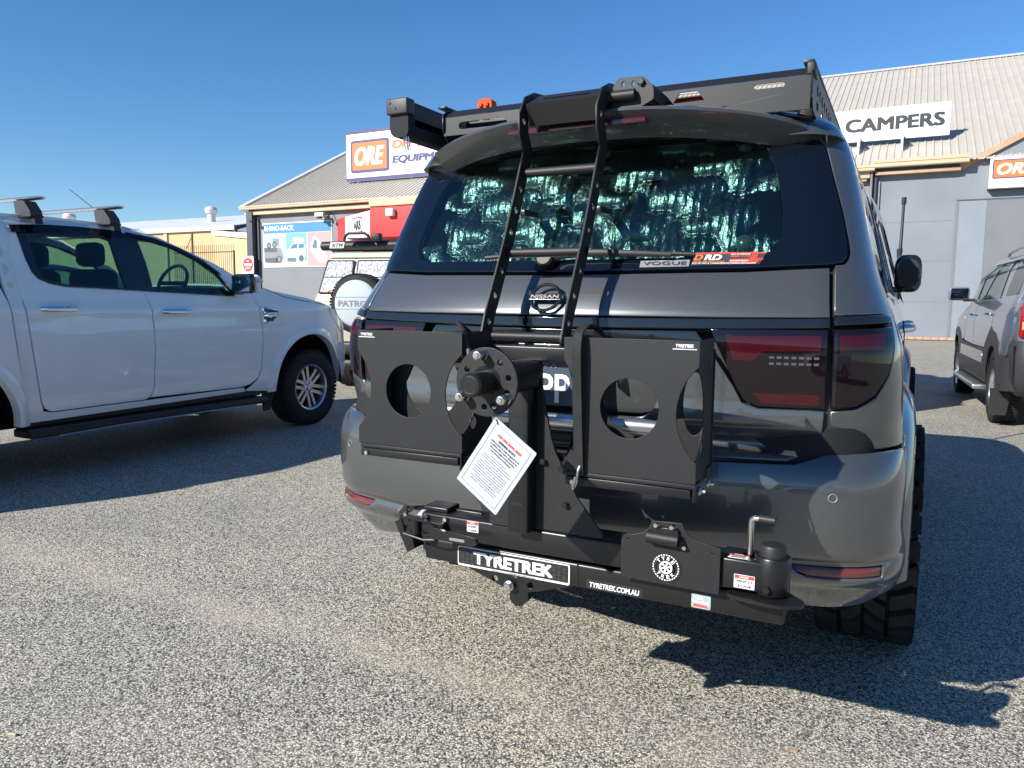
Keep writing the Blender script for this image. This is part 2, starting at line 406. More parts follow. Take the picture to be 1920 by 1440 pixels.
def itp(tab, z):
    n = len(tab)
    if z <= tab[0][0]: return tab[0][1]
    if z >= tab[-1][0]: return tab[-1][1]
    for i in range(n-1):
        if tab[i][0] <= z <= tab[i+1][0]: break
    x0, y0 = tab[i]; x1, y1 = tab[i+1]; h = x1-x0; d = (y1-y0)/h
    def sl(k):
        if k <= 0 or k >= n-1:
            j = 0 if k <= 0 else n-2
            return (tab[j+1][1]-tab[j][1])/(tab[j+1][0]-tab[j][0])
        a = (tab[k][1]-tab[k-1][1])/(tab[k][0]-tab[k-1][0]); b = (tab[k+1][1]-tab[k][1])/(tab[k+1][0]-tab[k][0])
        return 0. if a*b <= 0 else 2*a*b/(a+b)
    m0, m1 = sl(i), sl(i+1); t = (z-x0)/h
    return (2*t**3-3*t*t+1)*y0+(t**3-2*t*t+t)*h*m0+(-2*t**3+3*t*t)*y1+(t**3-t*t)*h*m1

# ------------------------------------------------------------------ ground
g = MB(); g.add([(-300, -120, 0), (300, -120, 0), (300, 400, 0), (-300, 400, 0)], [(0, 1, 2, 3)])
tag(g.build('ground', 'asphalt'), kind='structure')

# ------------------------------------------------------------------ the long shop building
YW, GZ, YG, SLOPE, YR_, XL, XR = 28.6, 6.0, 28.3, .494, 42.4, -30.9, 14.
bld = empty('shop_building', 'long grey shop building with beige metal roof and red entrance canopy behind the parked cars', 'building', (0, YW, 0))
bld.location = (0, 0, 0)
MB().box((-30.6, YW, 0), (-.30, YW+12, 6.08)).build('left_wall', 'wall_left', bld)
MB().box((-.30, YW-.003, 0), (2.4, YW+12, 6.12)).build('right_wall', 'wall_grey', bld)
b = MB(); b.prism([(2.4, .0), (12, .0), (12, 11.25), (2.4, 6.06)], (0, YW-.02, 0), FX, FZ, (0, .3, 0)); b.build('gable_wall', 'wall_grey', bld)
MB().box((-30.62, YW-.35, 0), (-30.2, YW, 5.9), .02).build('pier', 'wall_dark', bld)
MB().box((-30.12, YW-.10, 0), (-29.98, YW, 5.8), .02).build('downpipe', 'wall_dark', bld)
MB().box((-.38, YW-.30, 0), (-.32+.02, YW-.004, 5.98), .02).build('pier', 'wall_grey2', bld)
MB().box((-.29, YW-.16, 0), (-.17, YW-.05, 5.8), .03).build('downpipe', 'wall_dark', bld)
b = MB(); b.tube([(-.08, YW-.05, .1), (-.08, YW-.05, 5.6)], .03); b.build('conduit', 'wall_pale', bld)
# patches of old doorway
MB().box((2.42, YW-.032, 0), (3.24, YW-.02, 4.80)).build('painted_panel', 'wall_pale', bld)
MB().box((3.245, YW-.036, 0), (11, YW-.02, 4.80)).build('painted_panel', 'wall_grey2', bld)
MB().box((2.34, YW-.045, 4.80), (11, YW-.02, 4.845)).build('lintel_edge', 'wall_dark', bld)
MB().box((2.33, YW-.045, .1), (2.42, YW-.02, 4.80)).build('door_trim', 'wall_grey2', bld)
b = MB()
for z in (1.35, 2.78, 4.15): MB().box((-.1, YW-.008, z), (2.32, YW-.003, z+.012)).build('wall_joint', 'wall_grey2', bld)
b0 = MB().box((0, 0, 0), (.235, .08, .10), .012).build('brick', 'timber', bld); b0.location = (-.1, YW-.10, .02); me = b0.data
for i in range(1, 36):
    o = bpy.data.objects.new('brick', me); COL.objects.link(o); o.parent = bld; o.location = (-.1+i*.245, YW-.10+random.uniform(-.006, .006), .02)
# roof made of steel sheets with ribs
def roof_sheet_mesh():
    L_ = math.hypot(YR_-YG, SLOPE*(YR_-YG)); w = .76; vs = []; prof = []
    for k in range(3):
        x = k*w/3; prof += [(x+.0, .0), (x+.02, .035), (x+.05, .035), (x+.07, .0)]
    prof.append((w+.0, 0))
    vs = [(x, 0, z) for x, z in prof]+[(x, L_, z) for x, z in prof]; n = len(prof)
    me = bpy.data.meshes.new('roof_sheet'); me.from_pydata(vs, [], [(i, i+1, n+i+1, n+i) for i in range(n-1)]); me.materials.append(M['roofing']); return me
rs = roof_sheet_mesh(); i = 0; x = XL
while x < XR:
    o = bpy.data.objects.new('roof_sheet', rs); COL.objects.link(o); o.parent = bld
    o.location = (x, YG, GZ+.12+random.uniform(0, .006)); o.rotation_euler = (math.atan(SLOPE), 0, 0); x += .76
b = MB(); b.prism([(YR_-.3, GZ+.12+SLOPE*(YR_-.3-YG)+.06), (YR_, GZ+.20+SLOPE*(YR_-YG)), (YR_+.3, GZ+.16+SLOPE*(YR_-YG)-.1)], (XL, 0, 0), (0, 1, 0), FZ, (XR-XL, 0, 0)); b.build('ridge_cap', 'capping', bld)
b = MB(); b.prism([(YG-.1, GZ+.1), (YR_, GZ+.12+SLOPE*(YR_-YG)+.03), (YR_, GZ+.12+SLOPE*(YR_-YG)+.13), (YG-.1, GZ+.22)], (XL-.12, 0, 0), (0, 1, 0), FZ, (.34, 0, 0)); b.build('verge_cap', 'capping', bld)
b = MB(); b.prism([(YG, 0), (YR_, 0), (YR_, GZ+SLOPE*(YR_-YG)), (YG, GZ)], (-30.5, 0, 0), (0, 1, 0), FZ, (.1, 0, 0)); b.build('end_wall', 'wall_left', bld)
def gutter(name, x0, x1, z, y=YG-.12, m='fascia', hh=.2):
    b = MB(); b.prism([(y+.12, z), (y-.02, z), (y-.05, z+.03), (y-.05, z+hh*.55), (y-.075, z+hh*.6), (y-.075, z+hh), (y+.12, z+hh)], (x0, 0, 0), (0, 1, 0), FZ, (x1-x0, 0, 0)); return b.build(name, m, bld)
gutter('gutter', XL-.1, -21.2, GZ-.02); gutter('gutter', -21.2, -.25, GZ-.06)
MB().box((XL+.1, YW-.28, 5.72), (-.4, YW, 5.93), .01).build('fascia_board', 'fascia', bld)
gutter('gutter', -.25, 2.62, GZ+.02, YG-.17, hh=.27)
MB().box((-.22, YW-.30, 5.80), (2.40, YW-.02, 5.92), .01).build('fascia_board', 'timber', bld)
MB().box((-1.6, YW-.22, 5.62), (-.5, YW-.02, 5.78), .01).build('fascia_board', 'timber', bld)
b = MB(); b.prism([(2.36, 5.80), (12, 11.02), (12, 11.24), (2.36, 6.03)], (0, YW-.14, 0), FX, FZ, (0, .16, 0)); b.build('barge_board', 'timber', bld)
for dx in (0, 1.45): MB().box((-.95+dx, 29.6, 6.75), (-.87+dx, 30.4, 7.5)).build('sign_bracket', 'capping', bld)
b = MB(); b.box((-25.76, 28.1, 5.42), (-25.2, 28.25, 5.62), .01); b.build('light_bracket', 'capping', bld)
for x in (-30.15, -25.55, -25.05):
    b = MB(); b.box((x, 28.0, 5.32), (x+.22, 28.2, 5.42), .02, Matrix.Translation((0, 0, 0))); b.tube([(x+.1, 28.15, 5.4), (x+.05, 28.5, 5.62)], .025, 8); b.build('floodlight', 'plastic', bld)
# red entrance canopy
MB().box((-21.0, 26.45, 4.12), (-9, YW, 5.5), .02).build('canopy', 'red_wall', bld)
MB().box((-21.03, 26.38, 5.5), (-8.97, YW, 5.86), .02).build('canopy_cap', 'fascia', bld)
b = MB(); b.add([(-24.69, 28.57, 4.12), (-21.0, 26.47, 4.12), (-21.0, 26.47, 5.36), (-24.69, 28.57, 5.30), (-21.0, 28.57, 4.12), (-21.0, 28.57, 5.36)], [(0, 1, 2, 3), (3, 2, 5), (0, 4, 1)]); b.build('canopy_side', 'red_wall', bld)
dv = Vector((-21.0+24.69, 26.47-28.57, 0)).normalized(); nn = Vector((dv.y, -dv.x, 0))
MB().box((-19.98, 26.22, 5.03), (-19.6, 26.45, 5.36), .02).build('light_box', 'white', bld)

def board(name, label, cat, w, h, o, u, v, m, edge=None, em=None, t=.12):
    """a sign board standing on its own, front face u x v; returned with a local map"""
    r = empty(name, label, cat, o)
    o_ = Vector(); u, v = Vector(u).normalized(), Vector(v).normalized(); n = u.cross(v)
    panel('board', rnd([(0, 0), (w, 0), (w, h), (0, h)], .01), flat(o_, u, v), m, r, 0, t, None, ch=.006, back=True, seg=5)
    return r, u, v, n
# big roof sign
r, u, v, n = board('roof_sign', 'white roof sign with navy edging and an orange oval-cornered logo box above the red canopy', 'sign', 11.5, 2.58, (-25.85, 30.8, 7.50), FX, FZ, 'sign_white')
for z0, z1 in ((0, .17), (2.44, 2.58)): MB().box((.0, -.03, z0), (11.5, -.004, z1)).build('border', 'sign_navy', r)
L0 = lambda x, z: (x+25.85, z-7.50)
plate('logo_frame', rnd([(.29, .42), (2.76, .42), (2.76, 2.08), (.29, 2.08)], .16), (0, -.02, 0), FX, FZ, 'sign_navy', r, .02)
plate('logo_ground', rnd([(.42, .55), (2.63, .55), (2.63, 1.95), (.42, 1.95)], .07), (0, -.03, 0), FX, FZ, 'sign_orange', r, .02)
lettering('lettering', 'ORE', 1.92, 1.0, (1.53, -.034, 1.25), FX, FZ, 'sign_white', r, .045, .25, off=.004)
lettering('lettering', 'OFF ROAD', 3.75, .47, (4.83, -.004, 1.70), FX, FZ, 'sign_orange', r, .07, .15, off=.006)
lettering('lettering', 'EQUIPMENT', 3.95, .47, (4.93, -.004, .92), FX, FZ, 'sign_navy', r, .07, .15, off=.006)
for x in (.6, 4, 8, 11): MB().box((x, .12, -.3), (x+.08, .9, 1.2)).build('support', 'capping', r)
# campers sign
r, u, v, n = board('roof_sign', 'plain white roof sign reading CAMPERS in charcoal capitals right of the roof rack', 'sign', 5.9, 1.18, (-3.85, 30.4, 7.39), FX, FZ, 'sign_white')
lettering('lettering', 'CAMPERS', 3.33, .52, (4.07, -.004, .60), FX, FZ, 'letter_grey', r, .06, 0, off=.006)
MB().box((-.02, -.02, -.03), (5.92, .1, -.001), .005).build('border', 'wall_dark', r)
# right box sign
r, u, v, n = board('wall_sign', 'white box sign with orange logo panel high on the right grey wall', 'sign', 4.2, 1.0, (3.24, 28.28, 5.14), FX, FZ, 'sign_white', t=.28)
MB().box((-.03, -.02, -.04), (4.23, .29, -.003), .005).build('border', 'wall_dark', r)
plate('logo_frame', rnd([(.07, .30), (1.40, .30), (1.40, .92), (.07, .92)], .06), (0, -.006, 0), FX, FZ, 'sign_navy', r, .01)
plate('logo_ground', rnd([(.11, .34), (1.36, .34), (1.36, .88), (.11, .88)], .03), (0, -.012, 0), FX, FZ, 'sign_orange', r, .01)
lettering('lettering', 'ORE', 1.08, .38, (.73, -.014, .61), FX, FZ, 'sign_white', r, .045, .25, off=.003)
# red-white sign on canopy side
sgn = empty('canopy_sign', 'white panel with red-ringed ARB logo on the slanted side of the red canopy', 'sign', (-23.75, 28.0, 4.15))
def cs(a, z, o=0.):
    q = Vector((-24.69, 28.57, z))+dv*a+nn*(.015+o); return q-Vector(sgn.location)
def csm(o): return lambda a, z: cs(a, z, o)
panel('board', [(1.15, 4.15), (4.2, 4.15), (4.2, 5.34), (1.15, 5.30)], csm(0), 'sign_white', sgn, .012, .02, None, seg=5, flip=False)
panel('logo_ring', rnd([(2.15, 4.42), (3.35, 4.42), (3.35, 5.17), (2.15, 5.17)], .2), csm(.014), 'sign_red', sgn, .01, .012, None, seg=5)
panel('logo_ground', rnd([(2.24, 4.49), (3.26, 4.49), (3.26, 5.10), (2.24, 5.10)], .15), csm(.026), 'sign_white', sgn, .008, .012, None, seg=5)
lettering('lettering', 'ARB', .90, .46, cs(2.75, 4.79, .036), dv, FZ, 'letter_grey', sgn, .06, 0, off=.003)
# poster with photographs of loaded cars
ps = empty('wall_poster', 'large blue-topped wall poster with photographs of loaded off-road cars', 'poster', (-29.75, 28.56, 2.95))
MB().box((0, 0, 0), (4.72, .04, 2.32), .01).build('border', 'sign_white', ps)
def pm(name, col): M[name] = mat(name, col, .45); return name
def pp(name, pts, m, d): return plate(name, pts, (0, -.002*d, 0), FX, FZ, m, ps, .003, ch=.0005)
pp('picture_header', [(.04, 1.78), (4.68, 1.78), (4.68, 2.28), (.04, 2.28)], pm('poster_blue', (0.06, 0.22, 0.42)), 1)
pp('picture', [(.04, .04), (1.62, .04), (1.62, 1.77), (.04, 1.77)], pm('poster_pale_sky', (0.37, 0.49, 0.55)), 1)
pp('picture', [(1.63, .04), (3.05, .04), (3.05, 1.77), (1.63, 1.77)], pm('poster_sky', (0.16, 0.37, 0.55)), 1)
pp('picture', [(3.07, .04), (4.68, .04), (4.68, 1.77), (3.07, 1.77)], pm('poster_pink', (0.50, 0.30, 0.30)), 1)
pm('poster_dark', (.10, .105, .12)); pm('poster_mid', (.22, .24, .27)); pm('poster_snow', (0.53, 0.55, 0.56)); pm('poster_glass', (.10, .16, .22)); pm('poster_bag', (0.49, 0.43, 0.35)); pm('poster_car', (0.45, 0.53, 0.58))
pp('picture_shape', [(.04, .04), (1.62, .04), (1.62, .42), (.9, .30), (.04, .40)], 'poster_snow', 2)
pp('picture_shape', [(.08, .30), (1.30, .25), (1.45, .55), (1.25, 1.0), (1.0, 1.03), (.08, 1.05)], 'poster_mid', 3)
pp('picture_shape', [(.08, .82), (1.0, .80), (1.0, 1.02), (.08, 1.04)], 'poster_dark', 4)
pp('picture_shape', [(.15, .26), (1.0, .22), (1.0, .5), (.15, .5)], 'poster_dark', 4)
for cx, cz, rr in ((.42, 1.16, .16), (.82, 1.2, .17), (1.12, .42, .2)):
    pp('picture_shape', circ(cx, cz, rr, 14), 'poster_dark', 4); pp('picture_shape', circ(cx, cz, rr*.55, 12), 'poster_mid', 5)
pp('picture_shape', [(.66, 1.15), (1.15, 1.15), (1.12, 1.5), (.72, 1.52)], 'poster_mid', 3)
pp('picture_shape', [(1.63, .04), (3.05, .04), (3.05, .34), (2.3, .2), (1.63, .26)], 'poster_snow', 2)
pp('picture_shape', [(1.66, .20), (2.6, .14), (2.85, .3), (2.98, .7), (2.95, 1.12), (2.7, 1.28), (2.05, 1.24), (1.82, .98), (1.66, .90)], 'poster_car', 3)
pp('picture_shape', [(1.92, .95), (2.42, .98), (2.4, 1.2), (2.08, 1.18)], 'poster_glass', 4)
pp('picture_shape', [(2.48, .95), (2.88, 1.0), (2.82, 1.2), (2.52, 1.2)], 'poster_glass', 4)
pp('picture_shape', [(1.70, .30), (2.3, .26), (2.3, .48), (1.70, .50)], 'poster_glass', 4)
pp('picture_shape', rnd([(2.05, 1.28), (2.92, 1.28), (2.86, 1.5), (2.12, 1.56)], .08), 'poster_bag', 4)
pp('picture_shape', circ(2.66, .45, .17, 14), 'poster_dark', 4)
pp('picture_shape', [(3.25, .9), (3.5, 1.55), (3.8, 1.45), (4.4, .5), (4.2, .2), (3.8, .25)], 'poster_car', 2)
pp('picture_shape', [(3.4, 1.0), (3.55, 1.4), (3.72, 1.32), (3.7, .9)], 'poster_glass', 3)
lettering('lettering', 'RHINO-RACK', 2.05, .27, (1.16, -.006, 2.04), FX, FZ, 'white', ps, .03, 0, off=.003)
# no entry sign
ne = empty('road_sign', 'square white sign with round red no entry symbol on the dark corner pier', 'sign', (-30.5, 28.2, 3.1))
plate('board', rnd([(-.42, -.46), (.38, -.46), (.38, .46), (-.42, .46)], .05), (0, 0, 0), FX, FZ, 'sign_white', ne, .02)
plate('disc', circ(-.02, 0, .37, 28), (0, -.006, 0), FX, FZ, 'sign_red', ne, .006)
plate('bar', [(-.30, -.07), (.26, -.07), (.26, .07), (-.30, .07)], (0, -.012, 0), FX, FZ, 'white', ne, .006)
lettering('lettering', 'NO', .18, .11, (-.02, -.010, .2), FX, FZ, 'white', ne, .02, off=.004); lettering('lettering', 'ENTRY', .4, .11, (-.02, -.010, -.19), FX, FZ, 'white', ne, .02, off=.004)

# ------------------------------------------------------------------ far shed, vents, fence
sh = empty('far_shed', 'low tan brick shed with long pale metal roof beyond the steel fence', 'building', (-60, 45, 0))
L = lambda x, y, z: (x+60, y-45, z)
MB().box(L(-110, 45, 0), L(-50.6, 70, 7.1)).build('wall', 'shed_wall', sh)
b = MB(); b.prism([(44.8, 7.1), (63, 10.6), (63, 10.75), (44.8, 7.35)], L(-110, 45, 0)[:1]+(-45, 0), (0, 1, 0), FZ, (60.6, 0, 0)); b.build('roof', 'shed_roof', sh)
b = MB(); b.prism([(44.75, 7.0), (44.9, 7.0), (44.9, 7.4), (44.75, 7.4)], L(-110, 45, 0)[:1]+(-45, 0), (0, 1, 0), FZ, (60.8, 0, 0)); b.build('gutter', 'capping', sh)
b = MB(); b.box(L(-57.9, 44.85, 0), L(-57.5, 45, 7.0), .02); b.build('downpipe', 'fascia', sh)
b = MB(); b.prism([(44.8, 7.3), (63, 10.7), (63, 6.2), (44.8, 6.2)], L(-49.2, 45, 0)[:1]+(-45, 0), (0, 1, 0), FZ, (.1, 0, 0)); b.build('gable_end', 'wall_dark', sh)
b = MB(); b.prism([(-50.55, 6.95), (-49.4, 6.95), (-40, 8.4), (-40, 6.0), (-50.55, 7.0)], (60, -.02, 0), FX, FZ, (0, .2, 0)); b.build('gable_end', 'wall_grey2', sh)
b = MB(); b.prism([(-50.4, 0), (-40, 0), (-40, 5.6), (-50.4, 6.55)], (60, -1.2, 0), FX, FZ, (0, 1.0, 0)); b.build('side_wall', 'shed_wall2', sh)
b = MB(); b.prism([(-50.6, 6.5), (-40, 5.5), (-40, 6.1), (-50.6, 6.85)], (60, -1.35, 0), FX, FZ, (0, 1.2, 0)); b.build('parapet', 'white', sh)
for lab, (x, y, z, s) in (('round white roof vent on the shed ridge near the shop corner', (-59.9, 52, 9.1, 1.)), ('round white roof vent seen above the white ute roof', (-78.9, 50, 9.0, 1.1))):
    b = MB(); b.lathe([(.38*s, -1), (.38*s, .35*s)], (0, 0, 0), FZ, 20); b.lathe([(.30*s, .33*s), (.52*s, .42*s), (.62*s, .70*s), (.5*s, .98*s), (.2*s, 1.1*s), (.001, 1.1*s)], (0, 0, 0), FZ, 20)
    o = b.build('roof_vent', 'capping'); o.location = (x, y, z); tag(o, lab, 'vent')
fn = empty('steel_fence', 'brown spiked steel fence panel in front of the tan shed', 'fence', (-47, 40, 0))
pk = MB().tube([(0, 0, 0), (0, 0, 5.35)], [.025, .02], 6); p0 = pk.build('picket', 'fence_steel', fn)
for i in range(30):
    o = p0 if i == 0 else bpy.data.objects.new('picket', p0.data)
    if i: COL.objects.link(o); o.parent = fn
    o.location = (-3.6+i*.22, 0, 0)
b = MB(); b.box((-3.7, -.03, 4.75), (2.85, .03, 4.83)); b.build('rail', 'fence_steel', fn)
for x, h in ((-1.6, 6.3), (2.82, 4.9)):
    MB().box((x-.06, -.06, 0), (x+.06, .06, h), .01).build('post', 'fence_steel', fn)
b = MB(); b.tube([(-1.6, 0, 6.1), (-2.3, 0, 5.1)], .03, 6); b.build('brace', 'fence_steel', fn)
MB().box((1.0, .3, 0), (1.18, .5, 3.6)).build('gate_post', 'fence_steel', fn)

# ================================================================== wheels
def wheel(parent, c, Rt, wd, Rr, side=1, style='alloy', lugs=None, spokes=6, tyre_m='rubber', name='wheel', rim_m='alloy'):
    """axis along X, outer face towards side*X; wheel centre c"""
    w_ = bpy.data.objects.new(name, None); COL.objects.link(w_); w_.parent = parent; w_.location = c; h = wd/2
    b = MB(); sh_ = Rt-(.030 if lugs else .012)
    b.lathe([(Rr-.01, -h*.80), (Rr+.005, -h*.92), (Rr+.03, -h), (Rt*.88, -h*1.02), (sh_-.015, -h*.92), (sh_, -h*.72), (sh_+.004, 0), (sh_, h*.72), (sh_-.015, h*.92), (Rt*.88, h*1.02), (Rr+.03, h), (Rr+.005, h*.92), (Rr-.01, h*.80)], (0, 0, 0), (side, 0, 0), 64)
    b.build('tyre', tyre_m, w_)
    if lugs == 'mud':
        t = MB(); n = 28
        for k in range(n):
            for row, (x0, x1, ph, sk) in enumerate(((-1.02, -.55, 0, .9), (-.46, -.04, .5, -1.3), (.04, .46, 0, 1.3), (.55, 1.02, .5, -.9))):
                a = 2*math.pi*(k+ph)/n; T = Matrix.Rotation(a, 4, 'X')@Matrix.Translation((0, 0, Rt-.010))
                y = 2*math.pi*Rt/n*.33
                P4 = [(x0*h, -y+sk*.02), ((x0+x1)/2*h, -y*1.15), (x1*h, -y-sk*.02), (x1*h, y-sk*.02), ((x0+x1)/2*h, y*.85), (x0*h, y+sk*.02)]
                t.prism(P4, (0, 0, -.025), (1, 0, 0), (0, 1, 0), (0, 0, .034), T)
                if row in (0, 3):
                    xs = -1 if row == 0 else 1
                    t.prism([(-y*.8, -.075), (y*.8, -.075), (y, 0), (-y, 0)], (xs*h*.96, 0, .0), (0, 1, 0), (0, 0, 1), (xs*.018, 0, 0), T)
        o = t.build('tread', tyre_m, w_); o['kind'] = 'stuff'
    else:
        t = MB(); n = 60
        for k in range(n):
            for x0, x1 in ((-.92, -.5), (-.44, -.03), (.03, .44), (.5, .92)):
                T = Matrix.Rotation(2*math.pi*(k+(.5 if x0 > 0 else 0))/n, 4, 'X')@Matrix.Translation((0, 0, Rt-.010)); y = math.pi*Rt/n*.8
                t.prism([(x0*h, -y), (x1*h, -y*.8), (x1*h, y), (x0*h, y*.8)], (0, 0, -.004), (1, 0, 0), (0, 1, 0), (0, 0, .012), T)
        o = t.build('tread', tyre_m, w_); o['kind'] = 'stuff'
    X = lambda f: side*f
    b = MB(); b.lathe([(.05, -.02), (Rr*.95, -h*.6), (Rr*.96, h*.55), (Rr, h*.80), (Rr+.012, h*.90), (Rr+.004, h*.93), (Rr-.012, h*.86), (Rr-.02, h*.5)], (0, 0, 0), (side, 0, 0), 48)
    b.build('rim', rim_m, w_)
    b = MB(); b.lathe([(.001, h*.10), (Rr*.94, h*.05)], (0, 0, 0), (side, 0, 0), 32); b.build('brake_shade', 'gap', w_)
    for k in range(spokes):
        a = 2*math.pi*k/spokes+.26; T = Matrix.Rotation(a, 4, 'X')
        b = MB(); yw = Rr*.20; f = h*.62
        vs = [(X(f*.85), -yw*.7, .03), (X(f*.85), yw*.7, .03), (X(f), -yw, Rr*.45), (X(f), yw, Rr*.45), (X(f*1.05), -yw*1.45, Rr*.93), (X(f*1.05), yw*1.45, Rr*.93)]
        lo = [(X(f*.3), y, z) for _, y, z in vs]
        if style == 'fork':
            for s_ in (-1, 1):
                q = [(X(f*.85), s_*yw*.15, .03), (X(f*.85), s_*yw*.85, .03), (X(f), s_*yw*1.15, Rr*.93), (X(f), s_*yw*.45, Rr*.93)]; ql = [(X(f*.4), y, z) for _, y, z in q]
                b.add(q+ql, [(0, 1, 2, 3), (0, 4, 5, 1), (1, 5, 6, 2), (3, 2, 6, 7), (0, 3, 7, 4)], False, T)
        else:
            b.add(vs+lo, [(0, 1, 3, 2), (2, 3, 5, 4), (0, 2, 8, 6), (2, 4, 10, 8), (1, 7, 9, 3), (3, 9, 11, 5)], False, T)
        b.build('spoke', rim_m, w_)
    b = MB(); b.lathe([(.001, h*.70), (.03, h*.70), (.038, h*.6), (.07, h*.55), (.075, h*.3)], (0, 0, 0), (side, 0, 0), 24); b.build('hub_cap', rim_m, w_)
    for k in range(6):
        a = 2*math.pi*k/6; b = MB(); b.cyl((X(h*.5), .058*math.cos(a), .058*math.sin(a)), (side, 0, 0), .010, .022, 6); b.build('wheel_nut', 'chrome', w_)
    return w_

def ringbody(levels, n=10):
    """stack of rounded-rectangle rings: (z, half width, y rear, y front, corner radius)"""
    b = MB(); vs = []; 
    for z, w, yr, yf, r in levels:
        for cx, cy, a0 in ((w-r, yr+r, -90), (w-r, yf-r, 0), (-w+r, yf-r, 90), (-w+r, yr+r, 180)):
            for k in range(n+1):
                a = R(a0+90*k/n); vs.append((cx+r*math.cos(a), cy+r*math.sin(a), z))
    m = 4*(n+1); fs = []
    for i in range(len(levels)-1):
        for k in range(m): fs.append((i*m+k, i*m+(k+1) % m, (i+1)*m+(k+1) % m, (i+1)*m+k))
    fs.append(tuple(range(m))[::-1]); fs.append(tuple((len(levels)-1)*m+k for k in range(m)))
    return b.add(vs, fs)

# ================================================================== main car
YRt = [(.44,.06),(.52,.02),(.57,-.03),(.60,-.015),(.64,-.045),(.72,-.055),(.82,-.05),(.87,-.035),(.905,.0),(.915,.035),(.95,.03),(1.0,.015),(1.1,.01),(1.2,.01),(1.285,.015),(1.32,.03),(1.40,.085),(1.43,.11),(1.6,.20),(1.85,.35),(1.93,.42)]
WWt = [(.44,.94),(.50,.99),(.58,1.0),(.7,.988),(.8,.99),(.95,.98),(1.1,.975),(1.2,.965),(1.3,.935),(1.4,.895),(1.5,.868),(1.6,.843),(1.7,.818),(1.8,.788),(1.87,.757),(1.93,.70)]
RRt = [(.46,.26),(.8,.26),(.9,.27),(1.2,.24),(1.3,.26),(1.4,.24),(1.6,.2),(1.85,.15),(1.93,.15)]
BWt = [(.46,.12),(.9,.10),(1.2,.09),(1.4,.10),(1.9,.09)]
def plan(z):
    yr = itp(YRt, z); w = itp(WWt, z); r = itp(RRt, z); bow = itp(BWt, z); th = .2
    for _ in range(6):
        xa = w-r+r*math.sin(th); th = math.atan(2*bow/xa)
    return yr, w, r, bow, th, xa
_pc = {}
def S(s, z):
    k = round(z, 5)
    if k not in _pc: _pc[k] = plan(z)
    yr, w, r, bow, th, xa = _pc[k]; a = abs(s); g = 1 if s >= 0 else -1; yc = yr+bow+r*math.cos(th)
    if a <= xa: X, Y = a, yr+bow*(a/xa)**2
    else:
        L = r*(math.pi/2-th)
        if a <= xa+L:
            t = th+(a-xa)/r; X, Y = w-r+r*math.sin(t), yc-r*math.cos(t)
        else: X, Y = w, yc+(a-xa-L)
    return (g*X, Y, z)
def sY(Y, z):
    yr, w, r, bow, th, xa = plan(z); return xa+r*(math.pi/2-th)+Y-(yr+bow+r*math.cos(th))
def side(g):
    def f(Y, z):
        w = itp(WWt, z)
        if Y > 4.3: w -= .25*((Y-4.3)/.75)**2
        return (g*w, Y, z)
    return f
suv = empty('large_suv', 'dark grey metallic large off-road wagon seen from behind with foil-screened rear window', 'car')
# dark inner shell
lv = [(.93,.93,.10,4.75,.2),(1.1,.93,.09,4.8,.25),(1.2,.92,.09,4.75,.25),(1.24,.88,.10,4.6,.25),(1.27,.88,.12,3.95,.22),(1.4,.85,.20,3.8,.2),(1.6,.79,.30,3.45,.16),(1.8,.74,.42,3.15,.14),(1.88,.70,.47,3.0,.14)]
ringbody(lv).build('inner_shell', 'interior', suv)
lv = [(1.16,.90,2.0,4.85,.25),(1.22,.90,2.0,4.85,.25),(1.275,.87,2.0,4.7,.3),(1.30,.80,2.0,4.5,.3)]
ringbody(lv).build('bonnet', 'paint', suv)
MB().box((-.62, .25, .48), (.62, 4.7, .95), .05).build('underbody', 'gap', suv)
ringbody([(.80,.93,.06,.60,.2),(.98,.93,.10,.62,.2)]).build('tail_inner', 'gap', suv)  # unseen filler added to stop sunlight leaking through above the bumper corner
MB().box((-.9, 4.78, .5), (.9, 5.05, 1.1), .08).build('front_bumper', 'paint', suv)
lv = [(1.835,.772,.36,3.05,.15),(1.87,.757,.38,3.0,.15),(1.905,.728,.42,2.97,.18),(1.935,.685,.46,2.93,.2),(1.957,.62,.52,2.85,.2),(1.968,.5,.62,2.7,.2)]
ringbody(lv).build('roof', 'paint', suv, 60)
sym = lambda h: h+[(-x, z) for x, z in h[::-1]]
# rear window: black surround glass, with see-through middle
gl = [(.0,1.885),(.25,1.88),(.50,1.862),(.68,1.83),(.725,1.80),(.762,1.69),(.797,1.59),(.821,1.50),(.826,1.465),(.814,1.442),(.78,1.434),(.55,1.423),(.0,1.416)]
op = [(.0,1.845),(.3,1.845),(.50,1.828),(.56,1.80),(.60,1.72),(.628,1.60),(.635,1.52),(.615,1.475),(.57,1.46),(.0,1.452)]
glass_out = sym(gl[1:-1]); glass_out = [(.0, 1.885)]+gl[1:-1]+[(0, 1.416)]+[(-x, z) for x, z in gl[1:-1][::-1]]
open_ = [(.0, 1.845)]+op[1:-1]+[(0, 1.452)]+[(-x, z) for x, z in op[1:-1][::-1]]
panel('rear_window_surround', glass_out, S, 'privacy', suv, .010, .02, .05, [open_], flip=False)
panel('rear_window', inset(ccw(open_), -.004), S, 'glass_rear', suv, .008, .001, .06, ch=.0005)
# tailgate upper skin
up_ = [(-.79,1.287),(-.5,1.284),(0,1.284),(.5,1.284),(.79,1.287),(.785,1.33),(.776,1.426),(.55,1.414),(0,1.407),(-.55,1.414),(-.776,1.426),(-.785,1.33)]
panel('tailgate_upper', up_, S, 'paint', suv, .004, .02, .03)
